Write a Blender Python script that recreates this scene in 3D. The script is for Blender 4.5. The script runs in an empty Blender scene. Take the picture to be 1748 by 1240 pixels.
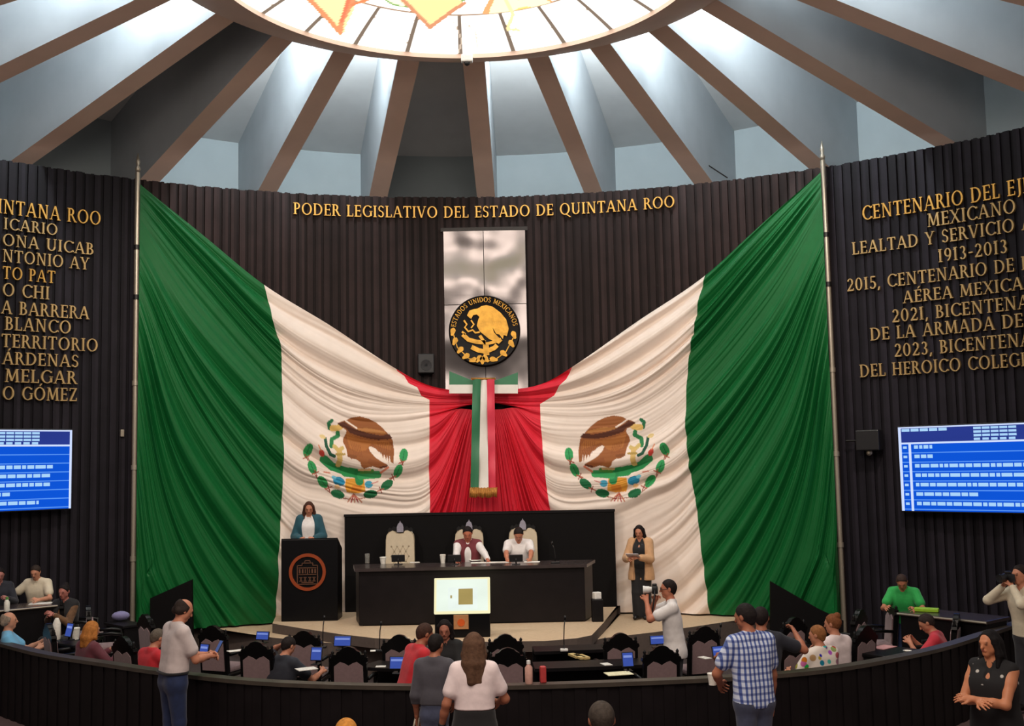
import bpy, bmesh, math, random
import numpy as np
from mathutils import Vector, Matrix
from mathutils.bvhtree import BVHTree
from mathutils.geometry import tessellate_polygon

SC = bpy.context.scene
COL = SC.collection
PI = math.pi
R = math.radians

# ------------------------------------------------------------------ camera
FPX = 1866.0                       # focal length in pixels of a 1748 x 1240 frame
PITCH, ROLL, YAW = 0.09074, -0.0195, 0.045358 - R(2.25)
CAM = np.array([9.0 * math.sin(R(177.75)), 9.0 * math.cos(R(177.75)), 3.05])
_cy, _sy = math.cos(YAW), math.sin(YAW)
FW = np.array([_sy * math.cos(PITCH), _cy * math.cos(PITCH), math.sin(PITCH)])
_r0 = np.array([_cy, -_sy, 0.0])
_u0 = np.cross(_r0, FW)
RT = _r0 * math.cos(ROLL) + _u0 * math.sin(ROLL)
UP = -_r0 * math.sin(ROLL) + _u0 * math.cos(ROLL)
cd = bpy.data.cameras.new('camera')
cd.sensor_fit = 'HORIZONTAL'
cd.sensor_width = 36.0
cd.lens = FPX / 1748.0 * 36.0
cd.clip_start = 0.05
cd.clip_end = 200
camo = bpy.data.objects.new('camera', cd)
COL.objects.link(camo)
camo.matrix_world = Matrix(((RT[0], UP[0], -FW[0], CAM[0]), (RT[1], UP[1], -FW[1], CAM[1]),
                            (RT[2], UP[2], -FW[2], CAM[2]), (0, 0, 0, 1)))
SC.camera = camo

# ------------------------------------------------------------------ colour management and ambient light
SC.view_settings.view_transform = 'Standard'
SC.view_settings.look = 'None'
SC.view_settings.gamma = 1.0
SC.view_settings.use_curve_mapping = False
SC.view_settings.exposure = 0.0
W = bpy.data.worlds.new('hall_ambient')
SC.world = W
W.use_nodes = True
W.node_tree.nodes['Background'].inputs[0].default_value = (0.95, 0.80, 0.70, 1)
W.node_tree.nodes['Background'].inputs[1].default_value = 0.30

ROOF = np.array([-0.170, 4.317])   # axis of the round skylight (the wall's own axis is the origin)

def lamp(name, kind, loc, energy, col, size=0.3, target=None, spot=None, blend=0.6, shape=None):
    ld = bpy.data.lights.new(name, kind)
    ld.energy = energy
    ld.color = col
    if kind == 'AREA':
        ld.size = size
        if shape: ld.shape = shape
    else:
        ld.shadow_soft_size = size
    if kind == 'SPOT':
        ld.spot_size = spot
        ld.spot_blend = blend
    o = bpy.data.objects.new(name, ld)
    COL.objects.link(o)
    o.location = loc
    if target is not None:
        o.rotation_euler = (Vector(target) - Vector(loc)).to_track_quat('-Z', 'Y').to_euler()
    return o

WARM = (1.0, 0.86, 0.74)
# ceiling floodlights that wash the flag and the stage
lamp('flood_light', 'SPOT', (-5.2, 3.2, 8.6), 1000, WARM, 0.25, (-3.0, 10.6, 2.2), R(85), 0.8)
lamp('flood_light', 'SPOT', (5.2, 3.2, 8.6), 1000, WARM, 0.25, (3.0, 10.6, 2.2), R(85), 0.8)
lamp('gallery_fill', 'AREA', (0.0, -4.0, 8.4), 520, WARM, 5.0, (0, 1.5, 0), shape='DISK')  # unseen soft fill added above the public floor

# ------------------------------------------------------------------ pixel -> place helpers
def ray(px, py):
    d = FW + RT * ((px - 874.0) / FPX) - UP * ((py - 620.0) / FPX)
    return d / np.linalg.norm(d)
def at_z(px, py, z):
    d = ray(px, py); return CAM + d * ((z - CAM[2]) / d[2])
def at_y(px, py, y):
    d = ray(px, py); return CAM + d * ((y - CAM[1]) / d[1])
def on_wall(px, py, rad):
    """(azimuth, z) of the point seen at a pixel on the drum of radius rad about the origin"""
    d = ray(px, py)
    a = d[0] ** 2 + d[1] ** 2; b = 2 * (CAM[0] * d[0] + CAM[1] * d[1]); c = CAM[0] ** 2 + CAM[1] ** 2 - rad * rad
    t = (-b + math.sqrt(b * b - 4 * a * c)) / (2 * a)
    P = CAM + d * t
    return math.atan2(P[0], P[1]), P[2]
def cyl(az, rad, z):
    return (rad * math.sin(az), rad * math.cos(az), z)

# ------------------------------------------------------------------ materials
def lin(c):
    return tuple(((v / 255.0) / 12.92 if v / 255.0 <= 0.04045 else ((v / 255.0 + 0.055) / 1.055) ** 2.4) for v in c)
_mats = {}
def mat(name, rgb, rough=0.6, metal=0.0, var=0.12, scale=30.0, emit=0.0, spec=0.5, bump=0.0, attr=None, sheen=0.0, alpha=None):
    if name in _mats: return _mats[name]
    m = bpy.data.materials.new(name); m.use_nodes = True
    nt = m.node_tree; b = nt.nodes['Principled BSDF']
    c = lin(rgb)
    b.inputs['Roughness'].default_value = rough
    b.inputs['Metallic'].default_value = metal
    b.inputs['Specular IOR Level'].default_value = spec
    if sheen: b.inputs['Sheen Weight'].default_value = sheen
    tc = nt.nodes.new('ShaderNodeTexCoord')
    nz = nt.nodes.new('ShaderNodeTexNoise'); nz.inputs['Scale'].default_value = scale; nz.inputs['Detail'].default_value = 3
    nt.links.new(tc.outputs['Object'], nz.inputs['Vector'])
    if attr:
        src = nt.nodes.new('ShaderNodeAttribute'); src.attribute_name = attr; cs = src.outputs['Color']
    else:
        src = nt.nodes.new('ShaderNodeRGB'); src.outputs[0].default_value = (*c, 1); cs = src.outputs[0]
    mr = nt.nodes.new('ShaderNodeMapRange')
    mr.inputs['From Min'].default_value = 0.25; mr.inputs['From Max'].default_value = 0.75
    mr.inputs['To Min'].default_value = 1 - var; mr.inputs['To Max'].default_value = 1 + var
    nt.links.new(nz.outputs['Fac'], mr.inputs['Value'])
    vm = nt.nodes.new('ShaderNodeVectorMath'); vm.operation = 'SCALE'
    nt.links.new(cs, vm.inputs[0]); nt.links.new(mr.outputs['Result'], vm.inputs['Scale'])
    nt.links.new(vm.outputs[0], b.inputs['Base Color'])
    if emit:
        nt.links.new(cs, b.inputs['Emission Color']); b.inputs['Emission Strength'].default_value = emit
    if bump:
        bp = nt.nodes.new('ShaderNodeBump'); bp.inputs['Strength'].default_value = bump; bp.inputs['Distance'].default_value = 0.01
        nt.links.new(nz.outputs['Fac'], bp.inputs['Height']); nt.links.new(bp.outputs['Normal'], b.inputs['Normal'])
    if alpha is not None:
        b.inputs['Transmission Weight'].default_value = alpha
    _mats[name] = m
    return m

# ------------------------------------------------------------------ mesh builder
class MB:
    def __init__(s): s.v = []; s.f = []; s.c = []; s.cur = None
    def add(s, vs, fs):
        n = len(s.v); s.v.extend([tuple(map(float, p)) for p in vs]); s.f.extend([tuple(i + n for i in f) for f in fs])
        s.c.extend([s.cur] * len(vs)); return s
    def box(s, lo, hi, M=None):
        x0, y0, z0 = lo; x1, y1, z1 = hi
        vs = [(x0, y0, z0), (x1, y0, z0), (x1, y1, z0), (x0, y1, z0), (x0, y0, z1), (x1, y0, z1), (x1, y1, z1), (x0, y1, z1)]
        if M is not None: vs = [M @ Vector(p) for p in vs]
        return s.add(vs, [(0, 3, 2, 1), (4, 5, 6, 7), (0, 1, 5, 4), (1, 2, 6, 5), (2, 3, 7, 6), (3, 0, 4, 7)])
    def rbox(s, lo, hi, r=0.01, M=None):
        """box with chamfered edges"""
        x0, y0, z0 = lo; x1, y1, z1 = hi
        r = min(r, (x1 - x0) / 2.01, (y1 - y0) / 2.01, (z1 - z0) / 2.01)
        bm = bmesh.new()
        bmesh.ops.create_cube(bm, size=1.0)
        for v in bm.verts:
            v.co = Vector(((x0 + x1) / 2 + v.co.x * (x1 - x0), (y0 + y1) / 2 + v.co.y * (y1 - y0), (z0 + z1) / 2 + v.co.z * (z1 - z0)))
        bmesh.ops.bevel(bm, geom=list(bm.edges), offset=r, segments=2, profile=0.5, affect='EDGES')
        bm.verts.index_update()
        vs = [(M @ v.co if M is not None else v.co) for v in bm.verts]; fs = [tuple(v.index for v in f.verts) for f in bm.faces]
        bm.free(); return s.add(vs, fs)
    def prism(s, pts, axis_fn, d0, d1):
        """polygon pts (a,b) extruded from depth d0 to d1; axis_fn(a,b,d) -> xyz"""
        n = len(pts)
        area = sum(pts[i][0] * pts[(i + 1) % n][1] - pts[(i + 1) % n][0] * pts[i][1] for i in range(n))
        if area < 0: pts = pts[::-1]
        tris = tessellate_polygon([[Vector((p[0], p[1], 0)) for p in pts]])
        vs = [axis_fn(a, b, d0) for a, b in pts] + [axis_fn(a, b, d1) for a, b in pts]
        fs = []
        for t in tris:
            fs.append(tuple(t)); fs.append(tuple(i + n for i in t[::-1]))
        for i in range(n):
            j = (i + 1) % n; fs.append((i, j, j + n, i + n))
        return s.add(vs, fs)
    def tube(s, pts, r, seg=8, caps=True):
        pts = [Vector(p) for p in pts]; rs = r if isinstance(r, (list, tuple)) else [r] * len(pts)
        vs = []; fs = []
        t0 = (pts[1] - pts[0]).normalized()
        ref = Vector((0, 0, 1)) if abs(t0.z) < 0.9 else Vector((1, 0, 0))
        a = t0.cross(ref).normalized()
        for i, p in enumerate(pts):
            t = (pts[min(i + 1, len(pts) - 1)] - pts[max(i - 1, 0)]).normalized()
            a = (a - t * a.dot(t)).normalized(); b = t.cross(a)
            for k in range(seg):
                th = 2 * PI * k / seg; vs.append(p + (a * math.cos(th) + b * math.sin(th)) * rs[i])
        for i in range(len(pts) - 1):
            for k in range(seg):
                k2 = (k + 1) % seg; fs.append((i * seg + k, i * seg + k2, (i + 1) * seg + k2, (i + 1) * seg + k))
        if caps:
            fs.append(tuple(range(seg))[::-1]); fs.append(tuple(range((len(pts) - 1) * seg, len(pts) * seg)))
        return s.add(vs, fs)
    def lathe(s, prof, seg=20, M=None):
        vs = []; fs = []
        for r, z in prof:
            for k in range(seg):
                th = 2 * PI * k / seg; p = Vector((r * math.cos(th), r * math.sin(th), z)); vs.append(M @ p if M is not None else p)
        for i in range(len(prof) - 1):
            for k in range(seg):
                k2 = (k + 1) % seg; fs.append((i * seg + k, i * seg + k2, (i + 1) * seg + k2, (i + 1) * seg + k))
        fs.append(tuple(range(seg))[::-1]); fs.append(tuple(range((len(prof) - 1) * seg, len(prof) * seg)))
        return s.add(vs, fs)
    def ball(s, c, r, seg=12, M=None, sc=(1, 1, 1)):
        prof = [(max(1e-4, math.sin(PI * i / 8)), -math.cos(PI * i / 8)) for i in range(9)]
        T = Matrix.Translation(c) @ (M if M is not None else Matrix()) @ Matrix.Diagonal((r * sc[0], r * sc[1], r * sc[2], 1))
        return s.lathe(prof, seg, T)
    def grid(s, P, flip=False):
        """P[i][j] points -> quads"""
        n, m = len(P), len(P[0]); vs = [p for row in P for p in row]
        fs = [(i * m + j, i * m + j + 1, (i + 1) * m + j + 1, (i + 1) * m + j) for i in range(n - 1) for j in range(m - 1)]
        if flip: fs = [f[::-1] for f in fs]
        return s.add(vs, fs)
    def build(s, name, m, parent=None, smooth=False, angle=None):
        me = bpy.data.meshes.new(name); me.from_pydata(s.v, [], s.f); me.validate(); me.update()
        if m is not None: me.materials.append(m)
        if any(c is not None for c in s.c) and len(me.vertices) == len(s.c):
            at = me.color_attributes.new('Col', 'FLOAT_COLOR', 'POINT')
            at.data.foreach_set('color', np.array([(*(c or (1, 1, 1)), 1) for c in s.c], dtype=np.float32).ravel())
        if smooth:
            me.polygons.foreach_set('use_smooth', [True] * len(me.polygons))
            if angle:
                me.set_sharp_from_angle(angle=angle)
        o = bpy.data.objects.new(name, me); COL.objects.link(o)
        if parent is not None: o.parent = parent
        return o

def tag(o, label=None, cat=None, group=None, kind=None):
    if label: o['label'] = label
    if cat: o['category'] = cat
    if group: o['group'] = group
    if kind: o['kind'] = kind
    return o
def thing(name, label, cat, loc=(0, 0, 0), rz=0.0, group=None):
    o = bpy.data.objects.new(name, None); COL.objects.link(o)
    o.location = loc; o.rotation_euler = (0, 0, rz); o.empty_display_size = 0.1
    return tag(o, label, cat, group)
def dup(root, loc, rz, label, group=None):
    r = root.copy(); COL.objects.link(r); r.location = loc; r.rotation_euler = (0, 0, rz); r['label'] = label
    if group: r['group'] = group
    for ch in list(root.children):
        c = ch.copy(); COL.objects.link(c); c.parent = r
        for g in list(ch.children):
            d = g.copy(); COL.objects.link(d); d.parent = c
    return r
def face_rz(x, y, tx, ty):
    """rotation about z that turns local +Y towards a target"""
    return math.atan2(-(tx - x), ty - y)
# ================================================================== SETTING
WR = 11.112                        # radius of the slatted wall
WTOP = 8.02
rng = random.Random(4)
def attr_mat(name, rough, spec=0.5, var=0.1, scale=8.0, metal=0.0):
    return mat(name, (128, 128, 128), rough, metal, var, scale, attr='Col', spec=spec)
M_slat = attr_mat('dark slatted wood', 0.55, 0.14, 0.18, 3.0)

def slat_wall(name, a0, a1, tint):
    b = MB(); step = 0.05 / WR; n = int((a1 - a0) / step); step = (a1 - a0) / n
    shade = 1.0
    for i in range(n):
        az0 = a0 + i * step; az1 = az0 + step
        groove = (i % 3 == 2)
        rad = WR + (0.035 if groove else 0.0)
        if not groove: shade = rng.uniform(0.6, 1.35)
        k = 0.5 if groove else shade
        b.cur = tuple(lin([c * 1.0 for c in tint])[j] * k for j in range(3))
        wd = 0.0 if groove else 0.0
        P0, P1 = cyl(az0, rad, -0.3), cyl(az1, rad, -0.3)
        top = WTOP + (rng.choice((0, 0, 0, -0.02)) if not groove else 0)
        Q0, Q1 = cyl(az0, rad, top), cyl(az1, rad, top)
        B0, B1 = cyl(az0, WR + 0.12, -0.3), cyl(az1, WR + 0.12, -0.3)
        T0, T1 = cyl(az0, WR + 0.12, top), cyl(az1, WR + 0.12, top)
        b.add([P0, P1, Q1, Q0, B0, B1, T1, T0], [(0, 3, 2, 1), (4, 5, 6, 7), (3, 7, 6, 2), (0, 4, 7, 3), (1, 2, 6, 5)])
    o = b.build(name, M_slat); tag(o, kind='structure'); return o
slat_wall('wall_left', R(-62), R(-32.3), (33, 30, 36))
slat_wall('wall_back', R(-32.3), R(32.3), (45, 33, 32))
slat_wall('wall_right', R(32.3), R(64), (34, 31, 38))

# floors
M_carpet = mat('dark mauve carpet', (104, 84, 84), 0.95, 0, 0.2, 60)
def fz(x):
    """the pit floor: lowest in the middle, ramped gently up towards both sides"""
    u = min(1.0, max(0.0, (abs(x) - 2.6) / 3.6)); u = u * u * (3 - 2 * u)
    return -0.15 + (0.28 if x < 0 else 0.18) * u
BZ = 0.90
bpx = [(-120, 1072), (0, 1098), (72, 1117), (181, 1132), (242, 1143), (326, 1152), (410, 1162), (500, 1167), (640, 1171), (760, 1172), (862, 1171), (960, 1168), (1073, 1164), (1170, 1160), (1250, 1156), (1330, 1151), (1420, 1143), (1477, 1133), (1549, 1119), (1610, 1106), (1658, 1090), (1704, 1076), (1745, 1062)]
def spl(pts, n):
    """Catmull-Rom through pts (any dimension)"""
    P = [np.array(p, float) for p in pts]; P = [2 * P[0] - P[1]] + P + [2 * P[-1] - P[-2]]
    out = []
    for i in range(1, len(P) - 2):
        for k in range(n):
            t = k / n; p0, p1, p2, p3 = P[i - 1], P[i], P[i + 1], P[i + 2]
            out.append(0.5 * (2 * p1 + (p2 - p0) * t + (2 * p0 - 5 * p1 + 4 * p2 - p3) * t * t + (3 * p1 - p0 - 3 * p2 + p3) * t ** 3))
    out.append(P[-2]); return out
def resample(pts, step):
    d = [0]
    for a, c in zip(pts[:-1], pts[1:]): d.append(d[-1] + np.linalg.norm(c - a))
    n = int(d[-1] / step); t = np.linspace(0, d[-1], n + 1); P = np.array(pts)
    return np.stack([np.interp(t, d, P[:, 0]), np.interp(t, d, P[:, 1])], 1)
bc = resample([np.array(p) for p in spl([at_z(x, y, BZ)[:2] for x, y in bpx], 12)], 0.11)
for _ in range(30): bc[1:-1] = (bc[:-2] + bc[2:] + 2 * bc[1:-1]) / 4
tg = np.gradient(bc, axis=0); tg /= np.linalg.norm(tg, axis=1)[:, None]
nrm = np.stack([-tg[:, 1], tg[:, 0]], 1)           # points towards the stage
b = MB(); b.prism([(-13, -12)] + [(13, -12)] + [(13, bc[-1][1])] + [tuple(p + n_ * 0.04) for p, n_ in zip(bc[::-1], nrm[::-1])] + [(-13, bc[0][1])], lambda a, c, d: (a, c, d), -0.3, 0.0)
tag(b.build('floor', M_carpet), kind='structure')
b = MB(); rows = []
XS = [-10 + 0.25 * i for i in range(81)]
for x in XS:
    y0 = np.interp(x, bc[:, 0], bc[:, 1]) + 0.03; y1 = math.sqrt(max(0, WR ** 2 - x * x)) - 0.005; y1 = max(y1, y0 + 0.02)
    rows.append([(x, y0, -0.3)] + [(x, y0 + (y1 - y0) * k / 6, fz(x)) for k in range(7)])
b.grid(rows, True); tag(b.build('floor_pit', mat('dark pit carpet', (58, 48, 48), 0.95, 0, 0.2, 60), smooth=True, angle=R(30)), kind='structure')

# stage: a low wide stage and a higher platform on it
M_stage = mat('beige stage carpet', (196, 170, 140), 0.9, 0, 0.08, 25)
M_riser = mat('dark stage riser', (92, 80, 74), 0.8, 0, 0.1, 20)
LOWZ, UPZ = 0.35, 0.50
def arc_wall(a0, a1, rad, n=40):
    return [(rad * math.sin(a0 + (a1 - a0) * i / n), rad * math.cos(a0 + (a1 - a0) * i / n)) for i in range(n + 1)]
def slab(name, poly, z0, z1, mtop, mside):
    b = MB(); b.prism(poly, lambda a, c, d: (a, c, d), z0, z1)
    o = b.build(name, mtop); o.data.materials.append(mside)
    for p in o.data.polygons:
        if abs(p.normal.z) < 0.5: p.material_index = 1
    tag(o, kind='structure'); return o
fl = [at_z(x, y, LOWZ)[:2] for x, y in [(255, 1058), (330, 1068), (465, 1089)]]
fr = [at_z(x, y, LOWZ)[:2] for x, y in [(1030, 1090), (1123, 1079), (1180, 1071), (1240, 1062), (1320, 1051)]]
low_poly = [tuple(p) for p in fl] + [tuple(at_z(560, 1098, LOWZ)[:2])] + [tuple(at_z(960, 1105, LOWZ)[:2])] + [tuple(p) for p in fr] + arc_wall(R(28), R(-30), WR - 0.01)
slab('floor_stage', low_poly, -0.2, LOWZ, M_stage, M_riser)
upf = [at_z(x, y, UPZ)[:2] for x, y in [(465, 1065), (520, 1074), (580, 1083), (640, 1090), (720, 1094), (830, 1096), (930, 1095), (985, 1090), (1010, 1085)]]
up_poly = [tuple(p) for p in upf] + [tuple(at_z(1030, 1064, UPZ)[:2]), tuple(at_z(1056, 1031, UPZ)[:2])] + [(at_z(1056, 1031, UPZ)[0], 10.56), (at_z(583, 1031, UPZ)[0], 10.56), tuple(at_z(576, 1040, UPZ)[:2])] + [tuple(at_z(474, 1045, UPZ)[:2])]
slab('floor_platform', up_poly, LOWZ, UPZ, M_stage, M_riser)

# ------------------------------------------------------------------ roof: 24 radial ribs, sloping bays, clerestory wall, round skylight
RZ0 = 3.05 + 7.759
SL = 0.2997
def roofp(az, r, z): return (ROOF[0] + r * math.sin(az), ROOF[1] + r * math.cos(az), z)
def rib_z(r): return RZ0 - SL * r
RIN, REND, DEPTH = 4.07, 9.75, 1.75
M_rib = mat('painted rib', (176, 182, 186), 0.8, 0, 0.05, 2)
M_soffit = mat('bounce toned rib soffit', (226, 196, 178), 0.8, 0, 0.05, 2)  # warm bounce light from below is put into this beige
M_bay = mat('bay ceiling paint', (206, 208, 208), 0.85, 0, 0.05, 2)
M_clere = mat('clerestory paint', (162, 174, 178), 0.85, 0, 0.04, 2)
AZ0 = R(-26.36 - 2.25)
ribs = [AZ0 + R(15) * k for k in range(-4, 9)]
nrib = 0
for az in ribs:
    nrib += 1
    b = MB(); n = (math.cos(az), -math.sin(az)); hw = 0.18
    def pt(r, s, z):
        p = roofp(az, r, z); return (p[0] + n[0] * s * hw, p[1] + n[1] * s * hw, z)
    r0, r1 = RIN - 0.02, REND + 0.1
    vs = [pt(r0, -1, rib_z(r0)), pt(r0, 1, rib_z(r0)), pt(r1, 1, rib_z(r1)), pt(r1, -1, rib_z(r1))]
    vs += [(x, y, z + DEPTH + 0.1) for x, y, z in vs]
    b.add(vs, [(0, 3, 2, 1), (4, 5, 6, 7), (0, 1, 5, 4), (1, 2, 6, 5), (2, 3, 7, 6), (3, 0, 4, 7)])
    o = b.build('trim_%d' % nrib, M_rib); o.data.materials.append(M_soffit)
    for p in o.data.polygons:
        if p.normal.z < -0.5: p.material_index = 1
    tag(o, kind='structure')
b = MB()
for k in range(len(ribs) - 1):
    A = [ribs[k] + R(15) * j / 6 for j in range(7)]
    b.grid([[roofp(a, r, rib_z(r) + DEPTH) for a in A] for r in (RIN - 0.1, 6.0, 8.0, REND + 0.05)])
tag(b.build('ceiling', M_bay, smooth=True), kind='structure')
b = MB()
A = [ribs[0] + (ribs[-1] - ribs[0]) * j / 120 for j in range(121)]
b.grid([[roofp(a, REND, z) for a in A] for z in (6.2, 8.0, rib_z(REND) + DEPTH + 0.15)])
b.grid([[roofp(a, REND + 0.1, z) for a in A] for z in (6.2, 8.0, rib_z(REND) + DEPTH + 0.15)])
tag(b.build('wall_clerestory', M_clere, smooth=True), kind='structure')
# ring beam: flat soffit, inner upstand and the outer face between the ribs
b = MB()
A = [2 * PI * j / 160 for j in range(161)]
prof = [(RIN, rib_z(RIN) + DEPTH + 0.1), (RIN, 3.05 + 6.54), (3.22, 3.05 + 6.27), (3.16, 3.05 + 6.265), (3.16, 3.05 + 6.50)]
b.grid([[roofp(a, r, z) for a in A] for r, z in prof])
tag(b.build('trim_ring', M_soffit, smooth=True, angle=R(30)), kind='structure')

# stained-glass skylight: a shallow lit dome inside the ring, figures in the glass
M_glass = bpy.data.materials.new('backlit stained glass'); M_glass.use_nodes = True
nt = M_glass.node_tree; nt.nodes.clear()
ou = nt.nodes.new('ShaderNodeOutputMaterial'); em = nt.nodes.new('ShaderNodeEmission'); at = nt.nodes.new('ShaderNodeAttribute'); at.attribute_name = 'Col'
nt.links.new(at.outputs['Color'], em.inputs['Color']); em.inputs['Strength'].default_value = 3.2; nt.links.new(em.outputs[0], ou.inputs['Surface'])
def inpoly(pts, X, Y):
    pts = np.asarray(pts, float); ins = np.zeros(X.shape, bool); j = len(pts) - 1
    for i in range(len(pts)):
        xi, yi = pts[i]; xj, yj = pts[j]
        c = ((yi > Y) != (yj > Y)) & (X < (xj - xi) * (Y - yi) / (yj - yi + 1e-12) + xi)
        ins ^= c; j = i
    return ins
def near(pts, X, Y):
    """distance to a polyline"""
    d = np.full(X.shape, 1e9)
    for (ax, ay), (bx, by) in zip(pts[:-1], pts[1:]):
        t = np.clip(((X - ax) * (bx - ax) + (Y - ay) * (by - ay)) / ((bx - ax) ** 2 + (by - ay) ** 2 + 1e-12), 0, 1)
        d = np.minimum(d, np.hypot(X - ax - t * (bx - ax), Y - ay - t * (by - ay)))
    return d
# the glass is laid out in its own plane: azimuth (deg) across, radius (m) up
na, nr = 720, 150
AZ = np.linspace(-PI, PI, na + 1); RR = np.linspace(3.17, 0.02, nr)
AA, QQ = np.meshgrid(AZ, RR)
Cg = np.ones(AA.shape + (3,)) * np.array([1.0, 0.97, 0.92])
deg = np.degrees(AA)
SX, SY = QQ * np.sin(AA), QQ * np.cos(AA)
def paint(mask, c, k=0.55): Cg[mask] = np.array(lin(c)) * k
rs = np.random.RandomState(3)
def glass_px(x, y):
    d = ray(x, y); t = (3.05 + 6.4 - CAM[2]) / d[2]; P = CAM + d * t; return P[0] - ROOF[0], P[1] - ROOF[1]
# faint lines of little figures in the white border panes
w1 = np.sin(deg * 2.1 + 3 * np.sin(QQ * 23)) * np.sin(QQ * 31 + 2 * np.sin(deg * 0.9)) * np.sin(deg * 5.3)
paint((w1 > 0.62) & (QQ > 2.45) & (QQ < 3.0), (228, 205, 185), 0.42)
_gx = glass_px(691, 90); _g0 = math.degrees(math.atan2(_gx[0], _gx[1]))
for a in np.arange(-12, 13):                       # leading between the border panes
    paint((np.abs((deg - _g0 - a * 15 + 180) % 360 - 180) < 0.8) & (QQ > 2.30), (138, 120, 104), 0.34)
paint((QQ < 2.32) & (QQ > 2.28), (170, 140, 116), 0.4)
inner = QQ < 2.30
w2 = np.sin(SX * 2.3 + 1.7 * np.sin(SY * 2.1)) + np.sin(SY * 2.9 + 1.3 * np.sin(SX * 1.7 + 1))
paint(inner & (w2 > 0.2), (250, 232, 180)); paint(inner & (w2 > 0.9), (235, 190, 110)); paint(inner & (w2 < -0.5), (225, 235, 190))
paint(inner & (w2 < -1.0), (170, 205, 130)); paint(inner & (w2 > 1.5), (205, 140, 80))
paint(inner & (np.abs(w2 - 0.2) < 0.07), (215, 150, 100)); paint(inner & (np.abs(w2 + 0.5) < 0.06), (120, 150, 90))
def gp(pts, c, k=0.55): paint(inpoly([glass_px(400 + x / 2.185, y / 2.185) for x, y in pts], SX, SY), c, k)
def gl(pts, w, c, k=0.55): paint(near([glass_px(400 + x / 2.185, y / 2.185) for x, y in pts], SX, SY) < w, c, k)
gp([(520, -25), (760, -30), (780, 30), (600, 40)], (150, 205, 130)); gp([(760, -10), (960, -20), (940, 45), (820, 40)], (120, 200, 120))
gp([(950, -5), (1150, -10), (1140, 45), (1060, 60), (960, 50)], (240, 200, 110)); gl([(960, 10), (1120, 30)], 0.05, (110, 160, 80))
gp([(1150, -15), (1300, -10), (1270, 10), (1160, 18)], (205, 120, 90)); gp([(610, 50), (720, 20), (860, 75), (730, 130)], (240, 200, 140)); gl([(610, 50), (730, 130), (860, 75)], 0.035, (190, 130, 96))
gp([(270, 10), (440, 20), (450, 70), (400, 130), (300, 50)], (238, 210, 150)); gl([(270, 20), (395, 120), (400, 95), (470, 20)], 0.04, (200, 130, 90)); gl([(400, 95), (440, 20)], 0.03, (205, 110, 80))
gp([(440, 10), (600, -10), (600, 40), (470, 60)], (244, 226, 190)); gl([(440, 60), (600, 40), (640, 10)], 0.03, (200, 120, 80))
gl([(1010, 60), (1040, 95), (1020, 130), (1060, 130)], 0.03, (238, 210, 150)); gl([(820, 120), (850, 160), (830, 190)], 0.012, (190, 170, 150)); gl([(860, 120), (900, 140), (905, 180)], 0.012, (190, 170, 150))
b = MB(); P = [[roofp(AA[i, j], QQ[i, j], 3.05 + 6.33 + 0.55 * (1 - (QQ[i, j] / 3.17) ** 2)) for j in range(na + 1)] for i in range(nr)]
b.grid(P)
og = b.build('skylight_dome', M_glass)
ca = og.data.color_attributes.new('Col', 'FLOAT_COLOR', 'POINT')
ca.data.foreach_set('color', np.concatenate([Cg.reshape(-1, 3), np.ones((Cg.size // 3, 1))], 1).astype(np.float32).ravel())
tag(og, 'backlit round stained glass skylight with painted books and figures inside ceiling ring', 'skylight')

# little camera hanging from the ring
p = at_z(797, 97, 3.05 + 6.26)
cm = thing('ceiling_camera', 'small white dome camera hanging from lowest edge of the skylight ring', 'camera', (p[0], p[1], p[2]))
M_white = mat('white plastic', (232, 230, 226), 0.4)
M_black = mat('black plastic', (22, 22, 25), 0.4)
MB().rbox((-0.09, -0.06, -0.09), (0.09, 0.06, 0.03), 0.02).build('housing', M_white, cm)
MB().ball((0, 0, -0.10), 0.045).build('lens_dome', M_black, cm, True)

# lamps in the bays near the ring (some bays are dark)
lit = {-4: 1, -3: 1, -2: 0, -1: 1, 0: 1, 1: 0, 2: 1, 3: 1, 4: 1, 5: 1, 6: 0.15, 7: 1}
for k, e in lit.items():
    az = AZ0 + R(15) * (k + (0.36 if k > 1 else 0.64))
    if e == 0: continue
    pz = rib_z(5.0) + 0.95
    lamp('bay_lamp', 'POINT', roofp(az, 4.85, pz), 85 * e, (0.86, 0.95, 1.0), 0.10)
    azc = AZ0 + R(15) * (k + 0.5)
    lamp('bay_wash', 'SPOT', roofp(azc, 4.45, rib_z(4.45) + 1.1), 620 * e, (0.90, 0.97, 1.0), 0.10, roofp(azc, 9.5, rib_z(9.5) + 1.25), R(95), 0.9)
# ================================================================== FLAG
FR = WR - 0.24
def wpts(px):  # pixel list -> (arc length s, z) on the flag's drum, s measured along the wall from its middle
    out = []
    for x, y in px:
        a, z = on_wall(x, y, FR); out.append((a * FR, z))
    return out
HEMZ = LOWZ + 0.03
POLE_S = R(32.1) * FR
TOPZ = on_wall(240, 322, FR)[1]
b1L = wpts([(448, 470), (450, 487), (459, 520), (462, 545), (472, 570), (480, 600), (482, 700), (483, 800), (479, 880), (474, 960), (470, 1045)])
b1Rr = wpts([(1206, 460), (1203, 477), (1193, 520), (1187, 560), (1177, 610), (1172, 660), (1171, 730), (1178, 800), (1189, 860), (1201, 960), (1212, 1045)])
b2L = wpts([(672, 622), (678, 634), (690, 642), (697, 655), (712, 662), (719, 676), (733, 683), (733, 750), (732, 800), (734, 850), (733, 900), (730, 1045)])
b2Rr = wpts([(982, 622), (974, 634), (968, 648), (955, 660), (946, 676), (922, 690), (923, 720), (928, 780), (933, 830), (940, 875), (944, 900), (960, 1045)])
b1R = [(-s, z) for s, z in b1Rr]; b2R = [(-s, z) for s, z in b2Rr]
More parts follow.
